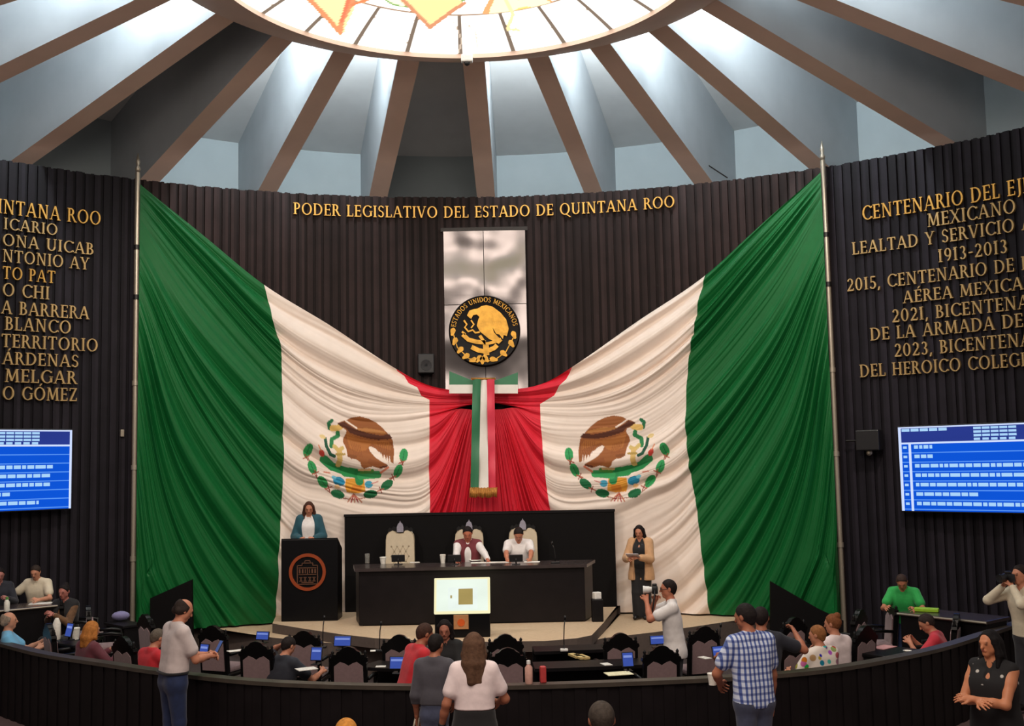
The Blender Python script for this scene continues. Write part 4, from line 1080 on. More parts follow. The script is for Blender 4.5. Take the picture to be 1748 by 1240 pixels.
outer = [(er * math.cos(2 * PI * k / n), er * math.sin(2 * PI * k / n)) for k in range(n)]; ir = er * 0.83
for k in range(n):
    a, c = outer[k], outer[(k + 1) % n]
    solid_quads(b, [[a, c, (c[0] * .83, c[1] * .83), (a[0] * .83, a[1] * .83)]], lambda u, v, d: (ex + u, -d, ez + v), 0.022, 0.0)
er_ = b.build('emblem_ring', M_copper, lec)
b = MB(); e = er / 31
def bar(u0, v0, u1, v1, w=1.0):
    dx, dy = u1 - u0, v1 - v0; L_ = math.hypot(dx, dy); nx, ny = -dy / L_ * w / 2, dx / L_ * w / 2
    solid_quads(b, [[((u0 + nx) * e, (v0 + ny) * e), ((u1 + nx) * e, (v1 + ny) * e), ((u1 - nx) * e, (v1 - ny) * e), ((u0 - nx) * e, (v0 - ny) * e)]], lambda u, v, d: (ex + u, -d, ez + v), 0.016, 0.0)
for q in [(-17, -20, -17, 11), (17, -20, 17, 11), (-17, 11, -9, 11), (17, 11, 9, 11), (-9, 11, -9, 15), (9, 11, 9, 15), (-9, 15, 9, 15), (-5, 15, -4, 19), (5, 15, 4, 19), (-4, 19, 4, 19), (-17, -20, 17, -20), (-15, -4, 15, -4), (-15, 7, 15, 7), (0, -4, 0, 7)]: bar(*q, 1.3)
for u in (-13, -8, 8, 13): bar(u, -2, u, 5, 2.6)
for u in (-3.5, 3.5): bar(u, -2, u, 5, 1.6)
for u in (-11, -4, 4, 11): bar(u - 2.5, -15, u + 2.5, -15, 1.5); bar(u, -15, u, -9, 2); bar(u - 2.5, -9, u + 2.5, -9, 1.2)
bar(-10, -17.5, 10, -17.5, 1.4)
b.build('emblem_building', M_copd, er_)
MB().rbox((-0.3, 0.58, 0.0), (0.3, 0.92, 0.30), 0.01).build('foot_step', M_riser, lec)

# monitor kiosk on the front of the platform
KY = at_z(790, 1091, UPZ)[1] + 0.1
kx0, kz0 = wxz(741, 1048, KY); kx1, kz1 = wxz(836, 987, KY); kc = (kx0 + kx1) / 2; kw = (kx1 - kx0) / 2
ki = thing('monitor_kiosk', 'bright white tilted monitor on a black kiosk in front of the head table', 'monitor', (kc, KY, UPZ))
kh0, kh1 = kz0 - UPZ, kz1 - UPZ
MB().rbox((-kw * .98, 0.0, 0.0), (kw * .98, 0.34, kh0 - 0.01), 0.01).build('cabinet', M_lect, ki)
T = Matrix.Translation((0, -0.04, kh0)) @ Matrix.Rotation(-R(20), 4, 'X')
hh = (kh1 - kh0) / math.cos(R(20)) * 1.0
G_cream = glow('monitor rim', (252, 244, 196), 1.0); G_mon = glow('monitor picture', (238, 250, 236), 1.0); G_tan = glow('monitor tan', (168, 148, 90), 1.0); G_mint = glow('monitor mint', (238, 249, 240), 1.0)
b = MB(); b.rbox((-kw, 0.0, 0.0), (kw, 0.05, hh), 0.012, T); b.build('bezel', G_cream, ki)
b = MB(); b.box((-kw + .035, -0.004, .035), (kw - .035, 0.0, hh - .03), T); pic = b.build('picture', G_mon, ki)
b = MB(); b.box((-kw * .5, -0.006, hh * .12), (kw * .55, -0.004, hh * .72), T); b.build('picture_tint', G_mint, pic)
b = MB(); b.box((-kw * .13, -0.009, hh * .24), (kw * .38, -0.006, hh * .68), T); b.box((-kw * .42, -0.009, hh * .42), (-kw * .36, -0.006, hh * .5), T); b.build('picture_block', G_tan, pic)
pw = 12.5 / FPX * (KY - CAM[1]); px_, pz_ = wxz(787, 1050, KY); px_ -= kc; pz_ -= UPZ
M_plaq = mat('tan plaque', (186, 132, 88), 0.5); M_plaq2 = mat('orange plaque badge', (214, 92, 30), 0.5)
MB().rbox((px_ - pw, -0.02, pz_ - pw * 1.9), (px_ + pw, 0.0, pz_), 0.005).build('plaque', M_plaq, ki); pq = bpy.data.objects['plaque']
b = MB(); b.lathe([(pw * .5, 0), (pw * .5, 0.006), (0.001, 0.006)], 20, Matrix.Translation((px_, -0.02, pz_ - pw)) @ Mz); b.build('plaque_badge', M_plaq2, pq)

# ramp side panels, left and right of the stage
def ramp(px, label, yy):
    pts = [wxz(x, y, yy) for x, y in px]; cx = sum(p[0] for p in pts) / len(pts)
    b = MB(); b.prism([(x - cx, z) for x, z in pts], lambda a, c, d: (a, d, c), 0.0, 0.08)
    o = b.build('ramp_panel', M_panel); o.location = (cx, yy, 0); tag(o, label, 'panel', 'black ramp panels beside the stage')
yl = 9.15; zb_l = [(256, 1022), (327, 990), (329, 1100), (256, 1100)]
ramp(zb_l, 'black sloping ramp panel in front of the left flag, behind the balding man', yl)
yr = 8.75
ramp([(1316, 993), (1396, 1039), (1440, 1060), (1440, 1100), (1316, 1100)], 'black sloping ramp panel in front of the right flag', yr)

# side counters
def counter(pxa, pxb, top, label):
    A = at_z(*pxa, top); B_ = at_z(*pxb, top); d = np.array([B_[0] - A[0], B_[1] - A[1]]); L_ = np.linalg.norm(d); ang = math.atan2(d[1], d[0])
    t = thing('side_counter', label, 'counter', ((A[0] + B_[0]) / 2, (A[1] + B_[1]) / 2, 0), ang)
    g = fz(t.location.x)
    MB().rbox((-L_ / 2, -0.03, top - 0.045), (L_ / 2, 0.55, top), 0.008).build('counter_top', M_ledge if False else M_tabtop, t)
    MB().rbox((-L_ / 2 + 0.02, 0.0, g - 0.02), (L_ / 2 - 0.02, 0.05, top - 0.045), 0.005).build('front_panel', M_dwood, t)
    for s in (-1, 1): MB().rbox((min(s * (L_ / 2 - 0.02), s * (L_ / 2 - 0.07)), 0.05, g - 0.02), (max(s * (L_ / 2 - 0.02), s * (L_ / 2 - 0.07)), 0.5, top - 0.045), 0.005).build('end_panel', M_dwood, t)
    MB().tube([(-L_ / 2, -0.035, top - 0.02), (L_ / 2, -0.035, top - 0.02)], 0.014, 8).build('edge_strip', M_pole, t)
    return t
LCO = ((-40, 1045), (97, 1032), 1.08)
counter(*LCO, 'black counter with a pale edge that the man in the pale T-shirt leans on')
counter((1534, 1045), (1686, 1061), 1.0, 'black counter with a pale edge in front of the man in green')
# ================================================================== PEOPLE
class SDF:
    def __init__(s): s.pr = []; s.cuts = []
    def cone(s, a, b, r1, r2, k=0.02): s.pr.append(('c', np.array(a, float), np.array(b, float), r1, r2, k)); return s
    def ell(s, c, r, M=None, k=0.02): s.pr.append(('e', np.array(c, float), np.array(r, float), np.eye(3) if M is None else np.array(M, float), 0, k)); return s
    def sub(s, a, b, r): s.cuts.append(('s', np.array(a, float), np.array(b, float), r)); return s
    def half(s, p, n): s.cuts.append(('h', np.array(p, float), np.array(n, float) / np.linalg.norm(n), 0)); return s   # keeps the side n points away from
    def mesh(s, h):
        lo = np.full(3, 1e9); hi = -lo
        for t, a, b, r1, r2, k in s.pr:
            if t == 'c': l = np.minimum(a - r1, b - r2); u = np.maximum(a + r1, b + r2)
            else: l = a - b.max(); u = a + b.max()
            lo = np.minimum(lo, l); hi = np.maximum(hi, u)
        lo -= 3 * h; hi += 3 * h
        n = np.ceil((hi - lo) / h).astype(int) + 1
        F = np.full(n, 0.2, np.float32)
        ax = [lo[i] + h * np.arange(n[i]) for i in range(3)]
        def sl(l, u): return [slice(max(0, int((l[i] - lo[i]) / h)), min(n[i], int((u[i] - lo[i]) / h) + 2)) for i in range(3)]
        def seg(X, Y, Z, a, b):
            ba = b - a; px, py, pz = X - a[0], Y - a[1], Z - a[2]
            t = np.clip((px * ba[0] + py * ba[1] + pz * ba[2]) / (ba @ ba + 1e-12), 0, 1)
            return t, np.sqrt((px - t * ba[0]) ** 2 + (py - t * ba[1]) ** 2 + (pz - t * ba[2]) ** 2)
        for t, a, b, r1, r2, k in s.pr:
            m = k + 3 * h
            if t == 'c': S_ = sl(np.minimum(a - r1, b - r2) - m, np.maximum(a + r1, b + r2) + m)
            else: S_ = sl(a - b.max() - m, a + b.max() + m)
            X, Y, Z = np.meshgrid(ax[0][S_[0]], ax[1][S_[1]], ax[2][S_[2]], indexing='ij', sparse=True)
            if t == 'c':
                tt, d = seg(X, Y, Z, a, b); d = d - (r1 + (r2 - r1) * tt)
            else:
                q = [(X - a[0]) * r1[0][i] + (Y - a[1]) * r1[1][i] + (Z - a[2]) * r1[2][i] for i in range(3)]
                d = (np.sqrt(sum((q[i] / b[i]) ** 2 for i in range(3))) - 1) * b.min()
            G = F[tuple(S_)]
            hh = np.maximum(k - np.abs(G - d), 0)
            F[tuple(S_)] = np.minimum(G, d) - hh * hh / (4 * k)
        X, Y, Z = np.meshgrid(*ax, indexing='ij', sparse=True)
        for t, a, b, r in s.cuts:
            if t == 'h': d = (X - a[0]) * b[0] + (Y - a[1]) * b[1] + (Z - a[2]) * b[2]
            else: d = r - seg(X, Y, Z, a, b)[1]
            F = np.maximum(F, d)
        F[0] = F[-1] = 0.1; F[:, 0] = F[:, -1] = 0.1; F[:, :, 0] = F[:, :, -1] = 0.1
        return nets(F, lo, h)
def nets(F, lo, h):
    n = F.shape; sg = F < 0; st = np.array([n[1] * n[2], n[2], 1])
    ids = []; pos = []; quads = []
    for d in range(3):
        A = [slice(None)] * 3; B_ = [slice(None)] * 3; A[d] = slice(0, -1); B_[d] = slice(1, None)
        a, b = sg[tuple(A)], sg[tuple(B_)]
        I = np.stack(np.nonzero(a != b), 1)
        fa = F[tuple(A)][tuple(I.T)]; fb = F[tuple(B_)][tuple(I.T)]
        t = fa / (fa - fb); P = I.astype(float); P[:, d] += t
        e, f = [(1, 2), (2, 0), (0, 1)][d]
        lin_ = I @ st
        c = [lin_, lin_ - st[e], lin_ - st[e] - st[f], lin_ - st[f]]
        for q in c: ids.append(q); pos.append(P)
        Q = np.stack(c, 1); flip = fa > 0
        Q[flip] = Q[flip][:, ::-1]
        quads.append(Q)
    ids = np.concatenate(ids); pos = np.concatenate(pos); quads = np.concatenate(quads)
    u, inv_ = np.unique(ids, return_inverse=True); inv_ = inv_.ravel()
    cnt = np.bincount(inv_, minlength=len(u)).astype(float)
    V = np.stack([np.bincount(inv_, pos[:, i], minlength=len(u)) / cnt for i in range(3)], 1)
    return V * h + lo, np.searchsorted(u, quads)
def link_mesh(name, V, Q, m, parent, color=None):
    me = bpy.data.meshes.new(name)
    me.vertices.add(len(V)); me.vertices.foreach_set('co', V.astype(np.float32).ravel())
    me.loops.add(Q.size); me.loops.foreach_set('vertex_index', Q.astype(np.int32).ravel())
    me.polygons.add(len(Q)); me.polygons.foreach_set('loop_start', np.arange(0, Q.size, 4, dtype=np.int32)); me.polygons.foreach_set('loop_total', np.full(len(Q), 4, np.int32))
    me.polygons.foreach_set('use_smooth', np.ones(len(Q), bool)); me.update(calc_edges=True)
    if color is not None:
        at = me.color_attributes.new('Col', 'FLOAT_COLOR', 'POINT')
        at.data.foreach_set('color', np.concatenate([color, np.ones((len(color), 1))], 1).astype(np.float32).ravel())
    me.materials.append(m)
    o = bpy.data.objects.new(name, me); COL.objects.link(o); o.parent = parent; return o
M_skin = mat('skin', (200, 140, 110), 0.5, 0, 0.06, 14, attr='Col', spec=0.35)
def cloth(name, rgb, var=0.08): return mat(name, rgb, 0.8, 0, var, 18, sheen=0.15, bump=0.25)
M_shoe = mat('black shoe leather', (24, 22, 22), 0.4)

def unit(v): v = np.array(v, float); return v / (np.linalg.norm(v) + 1e-12)
def rotv(v, axis, ang):
    axis = unit(axis); v = np.array(v, float)
    return v * math.cos(ang) + np.cross(axis, v) * math.sin(ang) + axis * (axis @ v) * (1 - math.cos(ang))
def person(label, base, yaw, H, hands=(None, None), lean=0, side=0, sit=None, head=(0, 0), skin=(190, 130, 100), hair='short', haircol=(34, 26, 22),
           top=None, topcol='shirt', sleeve='short', hem=None, bottom=None, legs='trousers', fat=1.0, female=False, h=0.009, vest=None, coat=None, coathem=0.62,
           elbow=(None, None), curl=(0.5, 0.5), collar=True, hairlen=0.30, glasses=False, group=None, name='person', shoes=True, knees=None, mask=None, neck_v=0.0, stance=0.075, belt=None):
    """yaw: degrees clockwise from straight ahead (+Y). Local frame: x right, y forward, z up. hands = (left, right) targets."""
    s = H / 1.70
    root = thing(name, label, 'person', base, -R(yaw), group)
    up = unit(rotv(rotv([0, 0, 1], [1, 0, 0], -R(lean)), [0, 1, 0], R(side))); fw = unit(rotv([0, 1, 0], [1, 0, 0], -R(lean))); rt = unit(np.cross(fw, up))
    pel = np.array([0, 0, 0.52 * H]) if sit is None else np.array([0, 0, sit + 0.085 * s])
    if sit is None and lean: pel = pel + np.array([0, -0.10 * math.sin(R(lean)), 0])
    sw = (0.168 if not female else 0.150) * s * (0.5 + 0.5 * fat); hw_ = (0.088 if not female else 0.098) * s * fat
    C = pel + up * 0.19 * H; N = pel + up * 0.305 * H
    SH = [N - up * 0.022 * H - rt * sw + fw * 0.0, N - up * 0.022 * H + rt * sw]
    hy, hp = R(head[0]), R(head[1])
    hf = rotv(fw, rt, -hp); hu = rotv(up, rt, -hp); hf = rotv(hf, up, -hy); hu = rotv(hu, up, -hy) if True else hu
    # heads stay nearly level even when the trunk leans
    hr = unit(np.cross(hf, hu))
    hc = N + up * 0.050 * H + hu * 0.062 * H + hf * 0.018 * s
    torso = []   # (a, b, ra, rb)
    def T(z, half_, r, fo=0.0): c = pel + up * z * H + fw * fo * s; torso.append((c - rt * half_, c + rt * half_, r, r))
    g = fat
    T(-0.015, hw_ * 0.95, 0.100 * s * g, -0.012 if female else 0.0); T(0.05, hw_ * 0.80, 0.100 * s * g); T(0.10, (0.060 if female else 0.072) * s * g, 0.092 * s * g, 0.01 * (g - 1) * 8)
    T(0.155, 0.075 * s * g, 0.096 * s * g, 0.008); T(0.21, 0.092 * s * (0.5 + g / 2), 0.100 * s * (0.6 + 0.4 * g), 0.012 if not female else 0.022); T(0.26, 0.112 * s, 0.074 * s)
    traps = [(N + up * 0.012 * H, SH[0] + up * 0.012 * H, 0.050 * s, 0.048 * s), (N + up * 0.012 * H, SH[1] + up * 0.012 * H, 0.050 * s, 0.048 * s)]
    # arms
    la, lf = 0.180 * H, 0.150 * H
    arms = []
    for i, sx in ((0, -1), (1, 1)):
        S0 = SH[i]; tgt = hands[i]
        if tgt is None: tgt = S0 + np.array([sx * 0.06, 0.05, -(la + lf) * 0.985]) * 1.0
        else: tgt = np.array(tgt, float)
        v = tgt - S0; d = np.linalg.norm(v)
        if d > (la + lf) * 0.995: tgt = S0 + v / d * (la + lf) * 0.995; v = tgt - S0; d = np.linalg.norm(v)
        hint = np.array(elbow[i], float) if elbow[i] is not None else np.array([sx * 0.6, -0.5, -0.7])
        a = (la * la - lf * lf + d * d) / (2 * d); hh = math.sqrt(max(la * la - a * a, 0)); u = v / d
        w = hint - u * (hint @ u); E_ = S0 + u * a + unit(w) * hh
        arms.append((S0, E_, tgt))
    # legs
    lg = []
    for i, sx in ((0, -1), (1, 1)):
        hip = pel + np.array([sx * hw_ * 0.95, 0, -0.02 * H])
        if sit is None:
            ank = np.array([sx * stance * s * (1.0), (0.03 if i else -0.03), 0.050 * H]); kn = (hip + ank) / 2 + np.array([0, 0.02, 0.01])
        else:
            kn = hip + np.array([sx * 0.04, 0.245 * H, 0.01]); ank = np.array([kn[0], kn[1] - 0.03, 0.05 * H])
        lg.append((hip, kn, ank))
    # ---------------- body
    B = SDF()
    for a, b_, r1, r2 in torso: B.cone(a, b_, r1, r2, 0.05)
    for a, b_, r1, r2 in traps: B.cone(a, b_, r1, r2, 0.04)
    B.cone(N - up * 0.01 * H, hc - hu * 0.03 * s, 0.056 * s, 0.050 * s, 0.03)
    Mh = np.stack([hr, hf, hu], 1)
    B.ell(hc + hu * 0.012 * s - hf * 0.004 * s, np.array([0.074, 0.092, 0.092]) * s, Mh, 0.02)
    B.cone(hc - hu * 0.02 * s + hf * 0.028 * s, hc - hu * 0.082 * s + hf * 0.052 * s, 0.062 * s, 0.036 * s, 0.02)
    B.cone(hc - hu * 0.052 * s - hr * 0.03 * s + hf * 0.025 * s, hc - hu * 0.052 * s + hr * 0.03 * s + hf * 0.025 * s, 0.036 * s, 0.036 * s, 0.02)
    B.cone(hc + hu * 0.008 * s + hf * 0.088 * s, hc - hu * 0.028 * s + hf * 0.106 * s, 0.009 * s, 0.013 * s, 0.012)      # nose
    B.cone(hc + hu * 0.020 * s - hr * 0.03 * s + hf * 0.080 * s, hc + hu * 0.020 * s + hr * 0.03 * s + hf * 0.080 * s, 0.012 * s, 0.012 * s, 0.012)  # brow
    B.cone(hc - hu * 0.054 * s - hr * 0.016 * s + hf * 0.086 * s, hc - hu * 0.054 * s + hr * 0.016 * s + hf * 0.086 * s, 0.009 * s, 0.009 * s, 0.01)  # lips
    for sx in (-1, 1): B.ell(hc - hu * 0.006 * s + hr * sx * 0.077 * s - hf * 0.008 * s, np.array([0.010, 0.020, 0.032]) * s, Mh, 0.006)
    for i, (S0, E_, Wr) in enumerate(arms):
        sx = -1 if i == 0 else 1
        B.cone(S0, S0 + (E_ - S0) * 0.35, 0.056 * s * (0.6 + 0.4 * g), 0.048 * s * (0.6 + 0.4 * g), 0.03); B.cone(S0 + (E_ - S0) * 0.3, E_, 0.049 * s * (0.6 + 0.4 * g), 0.038 * s, 0.02)
        B.cone(E_, E_ + (Wr - E_) * 0.4, 0.040 * s, 0.038 * s, 0.02); B.cone(E_ + (Wr - E_) * 0.35, Wr, 0.039 * s, 0.026 * s, 0.015)
        f = unit(Wr - E_); tocen = unit(np.array([0, Wr[1], Wr[2]]) - Wr + np.array([0, 0, 1e-3])); pn = unit(np.array([-sx * 0.8, 0, -0.6]) - f * (f @ np.array([-sx * 0.8, 0, -0.6])))
        sd = np.cross(f, pn); ths = 1 if (sd @ np.array([0, 0.7, 0.7])) > 0 else -1
        for o_ in (-0.017, 0.017): B.cone(Wr + sd * o_ * 0.7 * s, Wr + f * 0.082 * s + sd * o_ * s * 1.25, 0.019 * s, 0.018 * s, 0.012)
        cu = curl[i]
        for q, (o_, L_) in enumerate(((-0.036, 0.060), (-0.0125, 0.078), (0.0125, 0.082), (0.036, 0.072))):
            if ths < 0: o_ = -o_
            b0 = Wr + f * 0.085 * s + sd * o_ * s; dr = unit(f + sd * o_ * 4.0); d1 = unit(dr * math.cos(cu) + pn * math.sin(cu)); d2 = unit(dr * math.cos(2.2 * cu) + pn * math.sin(2.2 * cu))
            m1 = b0 + d1 * L_ * 0.52 * s; B.cone(b0 - dr * 0.012 * s, m1, 0.0095 * s, 0.0088 * s, 0.004); B.cone(m1, m1 + d2 * L_ * 0.48 * s, 0.0088 * s, 0.0075 * s, 0.004)
        t0 = Wr + f * 0.028 * s + sd * ths * 0.026 * s; t1 = t0 + unit(f * 0.75 + sd * ths * 0.75 + pn * 0.25) * 0.042 * s
        B.cone(t0, t1, 0.014 * s, 0.0115 * s, 0.01); B.cone(t1, t1 + unit(f + sd * ths * 0.25 + pn * 0.4) * 0.034 * s, 0.0112 * s, 0.009 * s, 0.005)
    for i, (hip, kn, ank) in enumerate(lg):
        B.cone(hip, kn, 0.085 * s * g, 0.056 * s, 0.04); B.cone(kn, kn + (ank - kn) * 0.35, 0.054 * s, 0.056 * s, 0.02); B.cone(kn + (ank - kn) * 0.3, ank, 0.056 * s, 0.036 * s, 0.02)
        B.cone(ank - np.array([0, 0.035 * s, 0.022 * s]), ank + np.array([(0.01 if i else -0.01), 0.15 * s, -0.048 * s + 0.012]), 0.036 * s, 0.030 * s, 0.02)
    B.half((0, 0, 0.0), (0, 0, -1))
    V, Q = B.mesh(h)
    base_c = np.array(lin(skin)); colr = np.tile(base_c, (len(V), 1))
    def dot(c, r, col, mix=1.0):
        d = np.linalg.norm(V - c, axis=1); m_ = np.clip((r - d) / (0.35 * r) + 0.5, 0, 1)[:, None] * mix; colr[:] = colr * (1 - m_) + np.array(lin(col)) * m_
    eyef = hf * 0.083 * s
    for sx in (-1, 1):
        e = hc + hu * 0.002 * s + eyef + hr * sx * 0.031 * s
        dot(e, 0.0115 * s, (66, 42, 36), 0.7)
        for k in (-1, 0, 1): dot(e + hu * (0.022 - 0.003 * abs(k)) * s + hr * sx * k * 0.010 * s, 0.0075 * s, haircol if hair != 'grey' else (90, 80, 75), 0.6)
    for k in (-1, 0, 1): dot(hc - hu * 0.054 * s + hf * 0.093 * s + hr * k * 0.012 * s, 0.010 * s, (150, 70, 62), 0.7)
    if mask:
        for k in (-1, 0, 1): dot(hc - hu * 0.045 * s + hf * 0.075 * s + hr * k * 0.03 * s, 0.05 * s, mask)
    link_mesh('body', V, Q, M_skin, root, colr)
    # ---------------- hair
    M_h = mat('hair %d %d %d' % tuple(haircol), haircol, 0.75, 0, 0.3, 40, bump=0.4, spec=0.2)
    if hair != 'none':
        Hh = SDF()
        Hh.ell(hc + hu * 0.020 * s - hf * 0.010 * s, np.array([0.083, 0.097, 0.096]) * s, Mh, 0.02)
        if hair in ('short', 'grey'):
            Hh.cone(hc - hf * 0.055 * s, hc - hf * 0.050 * s - hu * 0.05 * s, 0.045 * s, 0.034 * s, 0.03)
            Hh.half(hc + hf * 0.040 * s + hu * 0.035 * s, hf * 0.80 - hu * 0.60); 
        elif hair == 'bald':
            for sx in (-1, 1): Hh.cone(hc + hr * sx * 0.06 * s - hf * 0.01 * s, hc + hr * sx * 0.045 * s - hf * 0.06 * s - hu * 0.03 * s, 0.028 * s, 0.04 * s, 0.02)
            Hh.half(hc + hf * 0.02 * s, hf * 0.9 - hu * 0.2); Hh.half(hc + hu * 0.052 * s, hu * 0.95 + hf * 0.45)
        elif hair == 'bun':
            Hh.cone(hc - hf * 0.055 * s, hc - hf * 0.050 * s - hu * 0.03 * s, 0.045 * s, 0.03 * s, 0.03); Hh.half(hc + hf * 0.045 * s + hu * 0.035 * s, hf * 0.85 - hu * 0.5); Hh.ell(hc - hf * 0.07 * s + hu * 0.085 * s, np.array([0.045, 0.042, 0.042]) * s, Mh, 0.01)
        else:
            L_ = hairlen
            dn = np.array([0, 0, -1.0])
            for o_, fo, rr_ in ((-0.052, -0.045, 0.045), (-0.018, -0.068, 0.047), (0.018, -0.068, 0.047), (0.052, -0.045, 0.045)):
                p0 = hc + hr * o_ * s + hf * fo * s; p1 = p0 + dn * L_ * 0.5 - fw * 0.03 * s + hr * o_ * 0.25; p2 = p1 + dn * L_ * 0.5 + fw * (-0.005 + 0.01 * math.sin(o_ * 90))
                Hh.cone(p0, p1, rr_ * s, rr_ * s * 0.98, 0.02); Hh.cone(p1, p2, rr_ * s * 0.98, rr_ * 0.80 * s, 0.02)
            for sx in (-1, 1):
                p0 = hc + hr * sx * 0.074 * s + hf * 0.015 * s + hu * 0.04 * s; p1 = hc + hr * sx * 0.088 * s + hf * 0.005 * s - hu * 0.09 * s
                Hh.cone(p0, p1, 0.024 * s, 0.030 * s, 0.02); Hh.cone(p1, p1 + dn * (0.10 * s if hair == 'long' else 0.02) + hf * 0.02 * s, 0.030 * s, 0.020 * s, 0.02)
            Hh.sub(hc + hf * 0.085 * s + hu * 0.02 * s, hc + hf * 0.15 * s - hu * 0.20 * s, 0.066 * s)
        V, Q = Hh.mesh(h * 0.9); link_mesh('hair', V, Q, M_h, root)
    # ---------------- clothes
    def garment(nm, m, infl, sl, hemz, with_legs=False, open_front=0.0, neck=0.058, flare=0.0, topcut=None):
        G = SDF()
        for a, b_, r1, r2 in torso: G.cone(a, b_, r1 + infl, r2 + infl, 0.05)
        for a, b_, r1, r2 in traps: G.cone(a + up * 0.0, b_, r1 + infl * 0.7, r2 + infl * 0.9, 0.04)
        if flare or (hemz is not None and sit is None and hemz < pel[2] - 0.08):
            c = np.array([pel[0], pel[1], 0]); zz = hemz if hemz is not None else pel[2] - 0.1
            G.cone(c + np.array([-hw_ * 0.9, 0, zz]), c + np.array([hw_ * 0.9, 0, zz]), 0.105 * s * g + infl + flare, 0.105 * s * g + infl + flare, 0.06)
            mid = (zz + pel[2]) / 2; G.cone(c + np.array([-hw_ * 0.9, 0, mid]), c + np.array([hw_ * 0.9, 0, mid]), 0.105 * s * g + infl, 0.105 * s * g + infl, 0.06)
        if sl > 0:
            for S0, E_, Wr in arms:
                if sl <= 1:
                    e = S0 + (E_ - S0) * sl; G.cone(S0, e, 0.058 * s * (0.6 + 0.4 * g) + infl, (0.050 * (0.6 + 0.4 * g) + 0.004) * s + infl + 0.004, 0.03)
                    G.half(e, E_ - S0) if False else None
                else:
                    G.cone(S0, E_, 0.057 * s * (0.6 + 0.4 * g) + infl, 0.044 * s + infl, 0.03); e = E_ + (Wr - E_) * min(1, sl - 1); G.cone(E_, e, 0.044 * s + infl, 0.030 * s + infl, 0.015)
        if hemz is not None: G.half((0, 0, hemz), (0, 0, -1))
        if topcut is not None: G.half((0, 0, topcut), (0, 0, 1))
        G.sub(N + up * 0.005 * H + fw * 0.01 * s, N + up * 0.2 * H, neck * s)
        if neck_v and not open_front: G.sub(N + fw * 0.09 * s + up * 0.01 * H, N + fw * 0.13 * s - up * neck_v * H, 0.035 * s)
        if open_front:
            for z in (0.0,): G.sub(N + fw * 0.155 * s + up * 0.02 * H, pel + fw * 0.215 * s - up * 0.45 * H, open_front * s + 0.088 * s)
        V, Q = G.mesh(h); return link_mesh(nm, V, Q, m, root)
    SL = {'none': 0.0, 'cap': 0.25, 'short': 0.62, 'elbow': 0.95, 'long': 1.93}[sleeve]
    hemz = hem if hem is not None else (pel[2] - 0.05 * H if sit is None else None)
    if top is not None: garment(topcol, top, 0.013, SL, hemz, neck=0.060)
    if vest is not None: garment('vest', vest, 0.026, 0.0, (hemz + 0.02) if hemz is not None else None, open_front=-0.022, neck=0.07)
    if coat is not None: garment('jacket', coat, 0.030, 1.85, coathem, open_front=0.03, neck=0.066, flare=0.015)
    if bottom is not None:
        G = SDF(); iw = 0.012
        for a, b_, r1, r2 in torso[:3]: G.cone(a, b_, r1 + 0.008, r2 + 0.008, 0.05)
        if legs == 'skirt' and sit is None:
            for z, r in ((pel[2] - 0.12 * H, 0.118), (pel[2] - 0.25 * H, 0.115)): G.cone((-hw_, 0, z), (hw_, 0, z), r * s * g, r * s * g, 0.07)
            G.half((0, 0, pel[2] - 0.29 * H), (0, 0, -1))
        else:
            for hip, kn, ank in lg:
                wd = 0.030 if legs == 'wide' else 0.012
                G.cone(hip, kn, 0.087 * s * g + iw, 0.060 * s + wd, 0.04); G.cone(kn, ank + np.array([0, 0, -0.01]), 0.060 * s + wd, (0.050 if legs != 'wide' else 0.085) * s + 0.008, 0.02)
            G.half((0, 0, 0.02), (0, 0, -1))
        if sit is None: G.half((0, 0, pel[2] + (0.055 if not female else 0.085) * H), (0, 0, 1))
        V, Q = G.mesh(h); link_mesh('trousers' if legs != 'skirt' else 'skirt', V, Q, bottom, root)
    if belt is not None:
        b = MB(); zb = pel[2] + 0.048 * H; pts = []
        for k in range(33):
            th = 2 * PI * k / 32; r0 = 0.100 * s * g + 0.016; pts.append((math.cos(th) * r0 + math.copysign(hw_ * 0.8, math.cos(th)) * min(1, abs(math.cos(th)) * 3), pel[1] + math.sin(th) * r0, zb))
        b.tube(pts, 0.014, 6, False); b.build('belt', belt, root, True)
    if shoes:
        for i, (hip, kn, ank) in enumerate(lg):
            G = SDF(); G.cone(ank + np.array([0, -0.04 * s, -0.030 * s]), ank + np.array([(0.01 if i else -0.01), 0.165 * s, -0.045 * s]), 0.046 * s, 0.040 * s, 0.02); G.cone(ank + np.array([0, -0.02, 0]), ank + np.array([0, -0.02, 0.02]), 0.048 * s, 0.046 * s, 0.02)
            G.half((0, 0, 0.0), (0, 0, -1)); V, Q = G.mesh(0.012); link_mesh('shoe', V, Q, M_shoe, root)
    if glasses:
        b = MB()
        for sx in (-1, 1):
            c = hc + hu * 0.003 * s + hf * 0.098 * s + hr * sx * 0.031 * s
            b.tube([Vector(c + hr * 0.024 * s * math.cos(t) + hu * 0.018 * s * math.sin(t)) for t in np.linspace(0, 2 * PI, 13)], 0.003, 5, False)
            b.tube([Vector(c + hr * sx * 0.024 * s), Vector(hc + hr * sx * 0.084 * s + hu * 0.004 * s)], 0.0028, 5)
        b.build('glasses', M_black, root)
    root['_hc'] = [float(x) for x in hc]
    del root['_hc']
    ca_, sa_ = math.cos(-R(yaw)), math.sin(-R(yaw))
    def world(p): return (base[0] + p[0] * ca_ - p[1] * sa_, base[1] + p[0] * sa_ + p[1] * ca_, base[2] + p[2])
    return root, world, dict(arms=arms, hc=hc, hf=hf, hu=hu, hr=hr, N=N, pel=pel, s=s)
